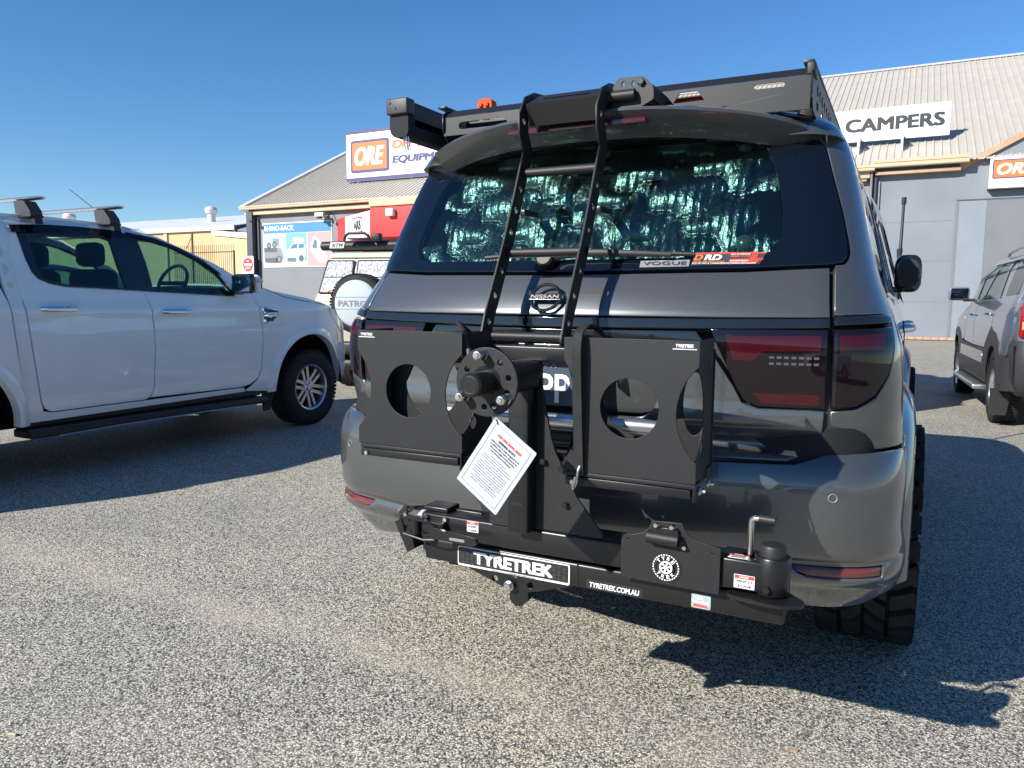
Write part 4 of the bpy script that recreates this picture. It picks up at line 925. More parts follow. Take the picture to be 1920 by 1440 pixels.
# name plates and stickers
npl = plate('name_plate', rnd([(-.15, .560), (.203, .560), (.203, .618), (-.15, .618)], .006), (0, -.3015, 0), FX, FZ, 'white', car, .002)
plate('plate_ground', rnd([(-.146, .5675), (.199, .5675), (.199, .6155), (-.146, .6155)], .004), (0, -.3035, 0), FX, FZ, 'plastic', npl, .0015, ch=.0003)
tr = MB()
for k in range(22):
    x = -.135+k*.0152
    for j in range(4):
        z = .572+j*.0105; sgn_ = 1 if (k+j) % 2 else -1
        tr.add([(x, -.3043, z), (x+.011, -.3043, z+.004*sgn_), (x+.011, -.3043, z+.006+.004*sgn_), (x, -.3043, z+.006)], [(0, 1, 2, 3)])
o = tr.build('tread_pattern', 'grey_plastic', npl); o['kind'] = 'stuff'
lettering('plate_lettering', 'TYRETREK', .25, .037, (.03, -.3046, .592), FX, FZ, 'white', npl, .07, .0, off=.0006)
lettering('plate_lettering', 'TOUGH ALLOY CARRIERS & FABRICATION', .14, .004, (.03, -.3036, .5645), FX, FZ, 'ink', npl, .03, off=.0006)
us = plate('address_sticker', rnd([(.252, .563), (.408, .563), (.408, .588), (.252, .588)], .004), (0, -.3012, 0), FX, FZ, 'tape', car, .001, ch=.0003); us.data.materials[0] = M['plastic']
lettering('sticker_lettering', 'TYRETREK.COM.AU', .138, .0150, (.330, -.3014, .5755), FX, FZ, 'white', us, .04, .12, off=.0004)
bk = plate('maker_sticker', rnd([(.534, .566), (.582, .566), (.582, .602), (.534, .602)], .004), (0, -.3012, 0), FX, FZ, 'teal', car, .001, ch=.0003)
lettering('sticker_lettering', 'BK', .016, .009, (.557, -.3014, .593), FX, FZ, 'white', bk, .05, off=.0004)
lettering('sticker_lettering', 'Fabrications', .042, .007, (.558, -.3014, .583), FX, FZ, 'white', bk, .05, off=.0004)
plate('sticker_flash', [(.538, .569), (.578, .569), (.572, .576), (.540, .578)], (0, -.3016, 0), FX, FZ, 'inkred', bk, .0004, ch=.0001)
def warn(x0, x1, z0, z1, y, lines, o=None, u=FX, v=FZ):
    st = plate('warning_sticker', [(x0, z0), (x1, z0), (x1, z1), (x0, z1)], (0, y, 0) if o is None else o, u, v, 'white', car, .0008, ch=.0002)
    o_ = Vector((0, y, 0) if o is None else o); n_ = Vector(u).cross(Vector(v))
    hh = z1-z0
    plate('sticker_band', [(x0+.001, z1-hh*.30), (x1-.001, z1-hh*.30), (x1-.001, z1-.001), (x0+.001, z1-.001)], o_+n_*.0006, u, v, 'red_sticker', st, .0005, ch=.0001)
    for k, t in enumerate(lines):
        zc = z1-hh*(.30+.70*(k+.5)/len(lines)); lettering('sticker_lettering', t, (x1-x0)*.72, hh*.70/len(lines)*.55, o_+Vector(u)*((x0+x1)/2)+Vector(v)*zc, u, v, 'letter_grey', st, .04, off=.0006)
    lettering('sticker_lettering', 'DANGER', (x1-x0)*.45, hh*.16, o_+n_*.0006+Vector(u)*((x0+x1)/2)+Vector(v)*(z1-hh*.15), u, v, 'white', st, .03, off=.0006)
warn(.640, .688, .645, .678, -.3235, ['PINCH', 'ZONE'])
warn(-.107, -.070, .672, .703, -.3212, ['KEEP', 'CLEAR'])
warn(.622, .668, -.315, -.287, 0, ['PINCH', 'ZONE'], o=(0, 0, .7152), v=(0, 1, 0))
# latch on the left end
lt = bpy.data.objects.new('latch', None); COL.objects.link(lt); lt.parent = car
def BL(name, a, b, m='powder2', bev=.003, T=None): return MB().box(a, b, bev, T).build(name, m, lt)
BL('latch_body', (-.295, -.345, .655), (-.175, -.322, .690))
b = MB(); b.lathe([(.001, 0), (.012, 0), (.012, .05), (.001, .05)], (-.262, -.352, .650), FZ, 16); b.build('latch_barrel', 'powder2', lt)
b = MB(); b.prism(rnd([(-.205, .652), (-.205, .684), (-.17, .680), (-.06, .672), (-.048, .668), (-.046, .655), (-.06, .648)], .006), (0, -.372, 0), FX, FZ, (0, .010, 0)); b.build('latch_lever', 'powder2', lt)
plate('lever_slot', slot(-.135, -.085, .656, .664), (0, -.3728, 0), FX, FZ, 'tape', lt, .001, ch=.0002)
b = MB(); b.tube([(-.31, -.34, .648), (-.31, -.355, .692), (-.29, -.36, .698), (-.21, -.36, .693), (-.19, -.358, .675)], .004, 8); b.tube([(-.30, -.358, .648), (-.23, -.362, .640), (-.19, -.36, .645)], .004, 8); b.build('latch_bow', 'powder2', lt)
b = MB(); b.prism([(-.345, .672), (-.29, .665), (-.275, .60), (-.30, .585)], (0, -.34, 0), FX, FZ, (0, .05, 0)); b.build('catch_hook', 'powder2', lt)
for x in (-.243, -.178): b = MB(); b.cyl((x, -.322, .698), (0, -1, 0), .008, .009, 6, .002); b.build('latch_bolt', 'zinc', lt)
# rubber straps' hook stay on the boxes; jerry holders
def box_holder(label, x0, x1, z0, z1, bites, hole, top_slope, sticker_right):
    r = empty('can_holder', label, 'can holder', (x0, -.42, z0)); ox = Vector((x0, -.42, z0)); w, h = x1-x0, z1-z0
    def bitearc(xe, za, zb, d, left):
        # concave arc between za (lower) and zb (upper) with depth d
        half = (zb-za)/2; Rr = (half*half+d*d)/(2*d); cz = (za+zb)/2; pts = []
        n = 16; am = math.asin(min(1, half/Rr))
        for i in range(n+1):
            a = -am+2*am*i/n; dx = Rr*math.cos(a)-(Rr-d); pts.append((xe+(dx if left else -dx), cz+Rr*math.sin(a)))
        return pts
    (la, lb, ld), (ra, rb, rd) = bites; dz = z0
    outl = [(0, 0), (w, 0)]+bitearc(w, ra-dz, rb-dz, rd, False)+[(w, h), (0, h)]+bitearc(0, la-dz, lb-dz, ld, True)[::-1]
    plate('front_plate', outl, (0, 0, 0), FX, FZ, 'powder', r, .004, [circ(hole[0]-x0, hole[1]-z0, hole[2], 48)], ch=.001)
    dep = .165
    # side plates with a round bite, seen past the front edge
    sp_ = lambda: [(0, 0), (dep, 0), (dep, h)]+[(0, h)]
    def sideouter(la, lb, ld):
        return [(.0, 0), (dep, .0), (dep, h), (.0, h)]+bitearc(0, la-dz, lb-dz, ld*1.6, True)[::-1]
    plate('side_plate', sideouter(ra, rb, rd), (w-.004, .004, 0), (0, 1, 0), FZ, 'powder', r, .004, [circ(dep*.42, .075, .018, 20)])
    plate('side_plate', sideouter(la, lb, ld), (.004, .004, 0), (0, 1, 0), FZ, 'powder', r, .004, [circ(dep*.42, .075, .018, 20)])
    plate('back_plate', [(0, 0), (w, 0), (w, h*.92), (0, h*.92)], (0, dep, 0), FX, FZ, 'powder', r, .004, [circ(w*.42, h*.50, .095, 40), circ(w*.86, h*.5, .03, 30, ry=.08)])
    MB().box((.005, .0, -.012), (w-.005, dep, -.001), .002).build('floor_plate', 'powder', r)
    MB().box((.01, -.004, -.034), (w-.01, .03, -.013), .002).build('bottom_rail', 'powder2', r)
    x = .075 if not sticker_right else w-.055
    stx = (.006, .062) if not sticker_right else (w-.062, w-.006)
    s_ = plate('name_sticker', [(stx[0], h-.020), (stx[1], h-.020), (stx[1], h-.006), (stx[0], h-.006)], (0, -.0006, 0), FX, FZ, 'plastic', r, .0005, ch=.0001)
    lettering('sticker_lettering', 'TYRETREK', .042, .008, ((stx[0]+stx[1])/2, -.0012, h-.012), FX, FZ, 'white', s_, .06, .15, off=.0004)
    MB().box((stx[0], -.0016, h-.0205), (stx[1], -.0011, h-.0188)).build('sticker_line', 'white', s_)
    for yy in (.03, .12):
        b = MB(); b.cyl((w, yy, -.02), (1, 0, 0), .010, .008, 6, .002); b.cyl((w+.006, yy, -.02), (1, 0, 0), .005, .012, 10, .001); b.build('side_bolt', 'zinc', r)
    b = MB(); b.cyl((.03, -.003, -.026), (0, -1, 0), .007, .006, 6, .001); b.build('side_bolt', 'zinc', r)
    MB().box((w-.006, -.002, -.045), (w-.0, .06, -.001), .004).build('end_ear', 'powder2', r)
    return r
rL = box_holder('left black steel can holder with round cutout beside the wheel hub disc', -.410, -.065, .918, 1.243, ((.965, 1.185, .045), (.965, 1.185, .052)), (-.238, 1.078, .074), 0, False)
rR = box_holder('right black steel can holder with round cutout and a rubber strap over its front', .228, .562, .907, 1.240, ((.925, 1.185, .042), (.955, 1.18, .050)), (.398, 1.074, .073), 0, True)
# straps
b = MB()
pth = [(.285, -.30, 1.215), (.282, -.33, 1.262), (.275, -.39, 1.272), (.272, -.44, 1.252), (.272, -.447, 1.20), (.275, -.440, 1.05), (.277, -.432, .93), (.277, -.432, .905)]
pts = []
for i in range(len(pth)-1):
    for k in range(5): pts.append(tuple(Vector(pth[i]).lerp(Vector(pth[i+1]), k/5)))
pts.append(pth[-1])
for _ in range(2): pts = [pts[0]]+[tuple((Vector(pts[i-1])+Vector(pts[i])*2+Vector(pts[i+1]))/4) for i in range(1, len(pts)-1)]+[pts[-1]]
vs = []
for i, p in enumerate(pts):
    t = (Vector(pts[min(i+1, len(pts)-1)])-Vector(pts[max(i-1, 0)])).normalized(); nrm = Vector((1, 0, 0)).cross(t).normalized()
    for a, c in ((-.0115, -.0025), (.0115, -.0025), (.0115, .0025), (-.0115, .0025)): vs.append(Vector(p)+Vector((a, 0, 0))+nrm*c)
b.add(vs, [(i*4+j, i*4+(j+1) % 4, (i+1)*4+(j+1) % 4, (i+1)*4+j) for i in range(len(pts)-1) for j in range(4)]+[(0, 1, 2, 3), tuple(len(vs)-4+j for j in range(4))]); ob = b.build('rubber_strap', 'rubber'); ob['label'] = 'black rubber strap looped over the right can holder with a steel hook below'; ob['category'] = 'strap'
b = MB(); b.tube([(.281, -.436, .925), (.279, -.442, .915), (.274, -.440, .885), (.268, -.436, .872), (.266, -.442, .868), (.268, -.448, .878), (.275, -.447, .90)], .0035, 8); h_ = b.build('hook', 'zinc', ob)
b = MB(); b.tube([(-.11, -.30, 1.24), (-.11, -.36, 1.268), (-.09, -.40, 1.27), (-.065, -.41, 1.25), (-.058, -.40, 1.20)], .006, 8, flat=(1, .6)); o = b.build('rubber_strap', 'rubber'); tag(o, 'short black rubber strap loop at the inner corner of the left can holder', 'strap')
o2 = MB().tube([(-.058, -.40, 1.20), (-.056, -.40, 1.18)], .008, 8).build('buckle', 'zinc', o)
# warning tag on a string
tg = empty('warning_tag', 'white laminated paper tag hanging by its corner below the wheel hub disc', 'tag', (.128, -.60, 1.062))
ct = Vector((.140, -.61, .943)); a1 = Vector((.112, 0, -.074)).normalized(); a2 = Vector((.094, 0, .158)); a2 = (a2-a1*a2.dot(a1)).normalized()
tl = Vector((.003, -.10, 0))
a2t = (a2+Vector((0, -.05, 0))).normalized(); oo = ct-Vector((.128, -.60, 1.062))
W2, H2 = .067, .094
panel('card', rnd([(-W2, -H2), (W2, -H2), (W2, H2), (-W2, H2)], .004), lambda u_, v_: oo+a1*u_+a2t*v_+a1.cross(a2t)*(-.010*math.sin(v_*16)*.6+.004*math.sin(u_*20)), 'paper', tg, 0, .0012, .012, ch=.0003, back=True)
def tagmap(u_, v_, e_=.0008): return oo+a1*u_+a2t*v_+a1.cross(a2t)*(-.010*math.sin(v_*16)*.6+.004*math.sin(u_*20)+e_)
def strip_(name, x0, x1, z0, z1, m, e_=.0008):
    n = 12; b = MB(); vs = [tagmap(x0+(x1-x0)*i/n, z, e_) for z in (z0, z1) for i in range(n+1)]; b.add(vs, [(i, i+1, n+2+i, n+1+i) for i in range(n)]); return b
fr = MB()
for x0, x1, z0, z1 in ((-.056, .056, .0830, .0840), (-.056, .056, -.0840, -.0830)):
    q = strip_('', x0, x1, z0, z1, None); fr.add(q.v, q.f)
for x0, x1 in ((-.0565, -.0555), (.0555, .0565)):
    vs = [tagmap(x, -.084+.168*i/16) for x in (x0, x1) for i in range(17)]; fr.add(vs, [(i, i+1, 18+i, 17+i) for i in range(16)])
fr.build('frame_line', 'ink', tg)
def tline(t, z, w, h, m, bold=.02):
    o = lettering('tag_lettering', t, w, h, (0, 0, 0), (1, 0, 0), (0, 0, 1), m, tg, bold, off=0)
    for q in o.data.vertices: q.co = tagmap(q.co.x, z+q.co.z, .0009+abs(q.co.y)*.5)
tline('TYRE TREK SWING AWAY', .064, .078, .0065, 'inkred', .06); tline('WARNING NOTICE', .053, .054, .0055, 'letter_grey', .04)
tline('This product is only designed to fit', .044, .090, .0052, 'letter_grey', .04); tline('a vehicle with a spare wheel up to', .037, .086, .0052, 'letter_grey', .04); tline('the rated weight of this bracket', .030, .080, .0052, 'letter_grey', .04); tline('and a fixed ground clearance', .023, .066, .0052, 'letter_grey', .04)
zz = .012
for k, (wd_, s_) in enumerate(((.05, 0), (.088, 0), (.092, 0), (.060, 0), (.090, 0), (.092, 0), (.085, 0), (.092, 0), (.088, 0), (.091, 0), (.070, 0), (.088, 0), (.080, 0))):
    tline(['please read all notes', 'check that every bolt and nut is tight before use', 'do not drive with the arm unlocked or the pin out'][k % 3], zz, wd_, .0036, 'ink', .04); zz -= .0062
b = MB(); cn = tagmap(-.058, .088, .0); b.tube([Vector((-.004, .022, .010)), Vector((-.006, .01, -.002)), cn+Vector((0, -.003, .004)), cn+Vector((.004, -.002, -.006)), cn+Vector((.002, .004, .0))], .0012, 6); b.build('tie', 'plastic', tg)

# ================================================================== ladder
ld = empty('roof_ladder', 'black steel ladder with perforated side rails from the tailgate up to the roof rack', 'ladder', (-.013, -.12, 1.2))
ld.location = (0, 0, 0)
fe = [(-.125,1.185),(-.120,1.205),(-.094,1.273),(-.057,1.341),(.020,1.485),(.078,1.61),(.130,1.73),(.158,1.79),(.160,1.81),(.150,1.835),(.132,1.868),(.127,1.90),(.145,1.928),(.19,1.948),(.26,1.962),(.33,1.972),(.40,1.98)]
wdt = [.058]*9+[.062,.066,.062,.058,.056,.05,.045,.045]
def railpoly():
    f_, r_ = [], []
    for i, (y, z) in enumerate(fe):
        a = Vector(fe[max(0, i-1)]); c = Vector(fe[min(len(fe)-1, i+1)]); d = (c-a).normalized(); n = Vector((-d.y, d.x))   # towards rear/up
        f_.append((y, z)); r_.append((y+n.x*wdt[i], z+n.y*wdt[i]))
    return f_+r_[::-1]
rp = railpoly()
hols = []
for z in (1.255, 1.33, 1.405, 1.53, 1.60, 1.67, 1.90):
    for i in range(len(fe)-1):
        if fe[i][1] <= z <= fe[i+1][1]:
            t = (z-fe[i][1])/(fe[i+1][1]-fe[i][1]); y = fe[i][0]+t*(fe[i+1][0]-fe[i][0]); d = (Vector(fe[i+1])-Vector(fe[i])).normalized(); n = Vector((-d.y, d.x)); c = Vector((y, z))+n*.028
            hols.append(circ(c.x, c.y, .0115, 20)); break
for x in (-.143, .117): plate('side_rail', rp, (x, 0, 0), (0, 1, 0), FZ, 'powder', ld, .007, hols, ch=.0012)
for y, z in ((-.128, 1.222), (-.002, 1.475), (.105, 1.735)):
    b = MB(); b.lathe([(.001, 0), (.0145, 0), (.0145, .26), (.001, .26)], (-.143, y, z), (1, 0, 0), 20); b.build('rung', 'powder', ld)
# stand-off feet behind rails
for x in (-.146, .113):
    MB().box((x-.012, -.11, 1.19), (x+.018, .0, 1.215), .003).build('standoff', 'powder2', ld)
    MB().box((x-.012, .10, 1.60), (x+.012, .195, 1.62), .003).build('standoff', 'powder2', ld)
tp = [(-.143, .118, 1.955), (.117, .118, 1.955), (.117, .165, 2.005), (.117, .40, 2.062), (-.143, .40, 2.062), (-.143, .165, 2.005)]
b = MB(); yy = [(.125, 1.884), (.094, 1.946), (.190, 1.994), (.25, 2.006), (.40, 2.012)]
for i in range(4):
    (ya, za), (yb, zb) = yy[i], yy[i+1]; b.add([(-.137, ya, za), (.117, ya, za), (.117, yb, zb), (-.137, yb, zb)], [(0, 1, 2, 3)])
b.build('top_step', 'powder', ld, 20)
pl_ = (Vector((0, .096, .046))).normalized()
plate('step_slot', slot(-.10, .06, .045, .062), Vector((0, .094, 1.951)), (1, 0, 0), pl_, 'gap', ld, .0006, ch=.0001)
plate('hinge_plate', rnd([(.124, 1.918), (.124, 1.985), (.142, 2.012), (.222, 2.010), (.256, 1.975), (.258, 1.938), (.215, 1.918)], .008), (0, .172, 0), FX, FZ, 'powder', ld, .006, [circ(.160, 1.992, .0055, 14, ry=.009), circ(.192, 1.990, .0055, 14, ry=.009), circ(.212, 1.990, .0055, 14, ry=.009)])
plate('hinge_plate', rnd([(.178, 1.935), (.30, 1.94), (.30, 1.965), (.178, 1.972)], .01), (.256, 0, 0), (0, 1, 0), FZ, 'powder', ld, .006)
b = MB(); b.cyl((.218, .17, 1.992), (0, -1, 0), .011, .010, 6); b.build('hinge_bolt', 'powder2', ld)
b = MB(); b.lathe([(.001, 0), (.017, 0), (.017, .085), (.001, .085)], (.117, .16, 1.955), (1, 0, 0), 20); b.build('hinge_barrel', 'powder', ld)
MB().box((.13, .19, 1.925), (.25, .38, 1.99), .01).build('hinge_block', 'powder', ld)

# ================================================================== roof rack
rk = empty('roof_rack', 'black aluminium roof platform with slotted side rails on the grey wagon', 'roof rack', (.05, .35, 1.9)); rk.location = (0, 0, 0)
X0_, X1_ = -.60, .69
ZB = 2.03
# rear rail: folded section with slots
prof = [(.345, 1.955), (.335, 1.985), (.345, 2.005), (.37, ZB), (.41, ZB), (.41, 2.02)]
b = MB(); vs = [(x, y, z) for x in (X0_, X1_) for y, z in prof]; n = len(prof)
rr = lambda u_, v_: (u_, .345, v_)
plate('rear_rail', [(X0_, 1.935), (X1_, 1.935), (X1_, 2.002), (X0_, 2.002)], (0, .345, 0), FX, FZ, 'rackmat', rk, .004,
      [slot(-.535, -.335, 1.955, 1.98), slot(.09, .19, 1.965, 1.990), slot(.205, .255, 1.958, 1.984), [(.27, 1.962), (.37, 1.962), (.345, 1.992), (.29, 1.992)], slot(.52, .61, 1.976, 1.990)], ch=.001)
b = MB(); b.add([(X0_, .344, 2.002), (X1_, .344, 2.002), (X1_, .375, ZB), (X0_, .375, ZB), (X0_, .43, ZB), (X1_, .43, ZB)], [(0, 1, 2, 3), (3, 2, 5, 4)]); b.build('rail_top', 'rackmat', rk, 10)
plate('rail_web', [(-.32, 1.90), (.02, 1.90), (.02, 1.97), (-.32, 1.955)], (0, .352, 0), FX, FZ, 'rackmat', rk, .003)
plate('rail_web', [(.42, 1.905), (.685, 1.90), (.685, 2.0), (.60, 1.955), (.42, 1.93)], (0, .340, 0), FX, FZ, 'rackmat', rk, .003)
for k in range(9):
    MB().box((X0_+.02, .55+k*.23, 1.995), (X1_-.02, .61+k*.23, 2.015), .006).build('plank', 'rackmat', rk)
hs = []
for k in range(24):
    y = .45+k*.075; hs.append([(y, 1.985), (y+.022, 2.0), (y+.048, 2.0), (y+.040, 1.985), (y+.050, 1.972), (y+.022, 1.965)])
    if k % 2 == 0: hs.append([(y, 1.95), (y+.07, 1.95), (y+.055, 1.925), (y+.015, 1.925)])
for x, fl in ((X1_, False), (X0_+.004, False)):
    plate('side_rail', [(.335, 1.955), (.38, 1.905), (.50, 1.90), (2.45, 1.93), (2.45, 2.04), (.37, 2.035), (.335, 2.01)], (x, 0, 0), (0, 1, 0), FZ, 'rackmat', rk, .004, hs, ch=.0008)
    MB().box((x-.03, .345, 2.036), (x+.002, 2.45, 2.046), .002).build('side_rail_top', 'rackmat', rk)
for y in (.6, 1.3, 2.1):
    for x in (-.56, .62): MB().box((x, y, 1.93), (x+.05, y+.08, 2.0), .01).build('foot', 'rackmat', rk)
MB().box((X1_-.02, .342, 2.00), (X1_+.006, .42, 2.040), .006).build('corner_cap', 'plastic', rk)
# awning
aw = empty('awning_case', 'black boxed side awning with grey end cap on the left edge of the roof rack', 'awning', (-.82, .40, 2.0)); aw.location = (0, 0, 0)
b = MB(); b.box((-.862, .40, 1.99), (-.775, 2.45, 2.095), .012); b.build('case', 'plastic', aw)
b = MB(); b.box((-.868, .35, 2.040), (-.770, .405, 2.100), .006); b.build('end_cap', 'grey_plastic', aw)
b = MB(); b.prism(rnd([(-.860, 1.975), (-.840, 1.955), (-.785, 1.955), (-.775, 1.975), (-.775, 2.04), (-.862, 2.04)], .012), (0, .365, 0), FX, FZ, (0, 2.05, 0)); b.build('fabric_bag', 'seat', aw)
for x, z in ((-.85, 2.083), (-.825, 2.062)): b = MB(); b.cyl((x, .350, z), (0, -1, 0), .005, .003, 10, .001); b.build('screw', 'plastic', aw)
for dx in (0, .012):
    b = MB(); b.tube([(-.80+dx, .37, 1.96), (-.795+dx, .37, 1.93), (-.79+dx, .372, 1.905), (-.782+dx, .372, 1.905), (-.785+dx, .37, 1.93), (-.79+dx, .37, 1.955)], .0022, 6); b.build('strap_clip', 'zinc', aw)
MB().box((-.775, .6, 1.99), (-.60, .66, 2.01), .003).build('bracket', 'rackmat', aw); MB().box((-.775, 2.0, 1.99), (-.60, 2.06, 2.01), .003).build('bracket', 'rackmat', aw)
# orange recovery boards and mounting knob
rb = empty('recovery_boards', 'orange recovery boards lying on the roof rack seen through its rear rail', 'recovery board', (.3, 1.0, 2.02)); rb.location = (0, 0, 0)
MB().box((.06, .40, 1.968), (.42, 1.6, 1.992), .01).build('board', 'orange', rb)
MB().box((-.44, .40, 1.958), (-.36, .5, 1.972), .006).build('board', 'orange', rb)
MB().box((X0_+.02, .47, 1.945), (.48, .50, 2.012), .004).build('slot_backing', 'plastic', rk)  # dark strip added behind the rear rail slots to darken them
b = MB(); b.prism(rnd([(-.034, -.012), (-.026, -.024), (.026, -.024), (.036, -.010), (.034, .016), (.022, .026), (-.022, .026), (-.034, .016)], .01), (-.682, .80, 2.160), FX, FZ, (0, .045, 0)); b.box((-.706, .79, 2.150), (-.690, .80, 2.168), .004); b.box((-.676, .79, 2.150), (-.660, .80, 2.168), .004); b.tube([(-.682, .82, 2.0), (-.682, .82, 2.15)], .016, 12)
kn = b.build('mounting_knob', 'orange'); tag(kn, 'orange round mounting knob standing above the left end of the roof rack', 'knob')

# ================================================================== white ute
INt = [(.3,.04),(.6,.0),(1.0,.0),(1.25,.03),(1.36,.06),(1.6,.15),(1.84,.25),(1.92,.34)]
def uside(g):
    def f(l, z):
        d = itp(INt, z)+.012*math.exp(-((z-1.22)/.05)**2)*(-1)
        if l > .1: d += .22*((min(l, .95)-.1)/.8)**2
        if l < -2.86: d -= .02
        return (g*(.925-d), l, z)
    return f
ute = empty('white_ute', 'white double cab ute with roof bars and black side step parked on the left', 'ute', (-5.475, 3.887, 0))
WIN = [(-2.695,1.792),(-2.685,1.588),(-2.668,1.504),(-2.633,1.456),(-2.563,1.425),(-2.451,1.403),(-1.954,1.385),(-1.741,1.375),(-.843,1.342),(-.862,1.386),(-.977,1.563),(-1.153,1.68),(-1.421,1.794),(-1.597,1.832),(-1.79,1.85),(-2.202,1.84),(-2.649,1.806)]
GR = [(-2.625,1.77),(-2.63,1.633),(-2.624,1.534),(-2.602,1.464),(-2.446,1.42),(-1.95,1.398),(-1.966,1.56),(-1.975,1.78),(-2.05,1.80)]
GF = [(-1.715,1.799),(-1.694,1.62),(-1.701,1.388),(-.94,1.363),(-.888,1.40),(-1.015,1.575),(-1.157,1.664),(-1.432,1.765),(-1.594,1.799)]
ROOFL = [(-2.875,1.90),(-2.731,1.919),(-2.52,1.93),(-2.373,1.925),(-2.059,1.917),(-1.771,1.905),(-1.492,1.849),(-1.236,1.746),(-.948,1.637),(-.757,1.534),(-.63,1.45)]
for g in (1, -1):
    f = uside(g); fl = g < 0
    def up_(name, pts, m, off=.004, th=.02, ch=.004, cell=.07, holes=(), par=ute): return panel(name, pts, f, m, par, off, th, cell, list(holes), ch, fl, back=True)
    up_('cab_side', [(-2.88,1.30),(-2.90,1.39)]+ROOFL+[(-.60,1.36),(-.60,1.30)], 'white_paint', 0, .03, holes=[inset(ccw(WIN), .012)])
    up_('rear_door', [(-2.790,1.40),(-2.771,1.182),(-2.759,1.0),(-2.714,.573),(-2.696,.52),(-2.65,.492),(-1.866,.493),(-1.825,.51),(-1.79,.58),(-1.76,.905),(-1.764,1.23),(-1.795,1.366),(-1.95,1.380),(-2.45,1.398),(-2.563,1.42),(-2.633,1.452),(-2.668,1.50),(-2.685,1.588),(-2.70,1.78),(-2.735,1.835),(-2.795,1.60)], 'white_paint', .006)
    up_('front_door', [(-1.785,1.364),(-1.755,1.23),(-1.75,.905),(-1.78,.58),(-1.815,.505),(-.837,.494),(-.741,.51),(-.644,.561),(-.591,.653),(-.561,.898),(-.563,1.031),(-.587,1.258),(-.633,1.345),(-.84,1.335)], 'white_paint', .006)
    arch = [(.12+.53*math.cos(R(a)), .43+.53*math.sin(R(a))) for a in range(182, -4, -6)]
    up_('front_wing', [(-.622,1.355),(-.578,1.258),(-.553,1.03),(-.551,.898),(-.58,.65),(-.63,.55),(-.72,.488),(-.784,.451),(-.55,.43)]+arch+[(.70,.40),(.90,.46),(.95,.60),(.955,.72),(.93,.82),(.86,.95),(.78,1.08),(.66,1.17),(.55,1.225),(.40,1.275),(.09,1.337),(-.31,1.393),(-.53,1.428),(-.64,1.44)], 'white_paint', .006)
    up_('cab_corner', [(-2.80,1.41),(-2.78,1.182),(-2.768,1.0),(-2.724,.573),(-2.705,.50),(-2.64,.482),(-.80,.484),(-.79,.445),(-2.852,.425),(-2.85,.728),(-2.875,1.0),(-2.888,1.279),(-2.905,1.40)], 'white_paint', .004)
    ra = [(-3.42+.53*math.cos(R(a)), .43+.53*math.sin(R(a))) for a in range(180, -2, -6)]
    up_('tray_side', [(-4.45,1.385),(-4.45,.55),(-4.2,.45),(-3.96,.43)]+ra+[(-2.868,.425),(-2.862,.728),(-2.888,1.0),(-2.902,1.279),(-2.93,1.385)], 'white_paint', .012)
    up_('canopy_side', [(-4.40,1.40),(-2.93,1.40),(-2.875,1.88),(-4.35,1.88)], 'white_paint', -.0)
    up_('window_trim', WIN, 'black_gloss', .010, .02, .003, .07, [GR, GF])
    up_('door_glass', inset(ccw(GR), -.004), 'glass', .0, .003, .001); up_('door_glass', inset(ccw(GF), -.004), 'glass', .0, .003, .001)
    b = MB(); pr = [(-2.74,1.842),(-2.45,1.868),(-2.177,1.875),(-1.83,1.868)]
    for k in range(3):
        pa, pb = Vector(f(*pr[k])), Vector(f(*pr[k+1])); b.add([pa+Vector((g*.02, 0, .0)), pb+Vector((g*.02, 0, .0)), pb+Vector((g*.055, 0, -.055)), pa+Vector((g*.055, 0, -.055))], [(0, 1, 2, 3)])
    b.build('weather_shield', 'privacy', ute)
    b = MB(); pr = [(-1.80,1.868),(-1.55,1.835),(-1.3,1.755),(-1.1,1.665),(-.95,1.56)]
    for k in range(4):
        pa, pb = Vector(f(*pr[k])), Vector(f(*pr[k+1])); b.add([pa+Vector((g*.02, 0, .0)), pb+Vector((g*.02, 0, .0)), pb+Vector((g*.045, 0, -.035)), pa+Vector((g*.045, 0, -.035))], [(0, 1, 2, 3)])
    b.build('weather_shield', 'privacy', ute)
    # wheel flares / arches / wheels
    for cy in (.12, -3.42):
        b = MB(); n = 36; vs = []
        for k in range(n+1):
            a = R(-2+184*k/n)
            for rr_, dx in ((.62, .006), (.59, .022), (.555, .032), (.53, .030), (.525, -.05)):
                Y, z = cy+rr_*math.cos(a), .43+rr_*math.sin(a); vs.append(Vector(f(Y, z))+Vector((g*dx, 0, 0)))
        b.add(vs, [(k*5+j, k*5+j+1, (k+1)*5+j+1, (k+1)*5+j) for k in range(n) for j in range(4)], True); b.build('wheel_flare', 'white_paint', ute, 50)
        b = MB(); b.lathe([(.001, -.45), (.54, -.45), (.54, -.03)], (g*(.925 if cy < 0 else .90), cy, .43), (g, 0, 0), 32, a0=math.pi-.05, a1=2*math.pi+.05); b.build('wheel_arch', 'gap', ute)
        wheel(ute, (g*.80, cy, .400), .400, .255, .235, g, style='fork', spokes=6)
    MB().box((g*.78, cy+0, .2), (g*.90, cy+.03, .45), .005) 
    up_('mud_flap', [(-.50,.22),(-.42,.22),(-.36,.46),(-.55,.47)], 'plastic', -.02)
    for l0, l1, z in ((-2.666, -2.403, 1.24), (-1.653, -1.388, 1.211)):
        b = MB(); p0_, p1_ = Vector(f(l0, z)), Vector(f(l1, z)); o_ = Vector((g*.035, 0, 0)); b.tube([p0_, p0_+o_*.9+Vector((0, .02, 0)), (p0_+p1_)/2+o_*1.15, p1_+o_*.9-Vector((0, .02, 0)), p1_], .019, 10, flat=(1.0, 1.0)); b.build('door_handle', 'chrome', ute)
        up_('handle_cup', circ((l0+l1)/2+.02, z, .06, 20, ry=.045), 'white_paint', .0065, .002, .001, .03)
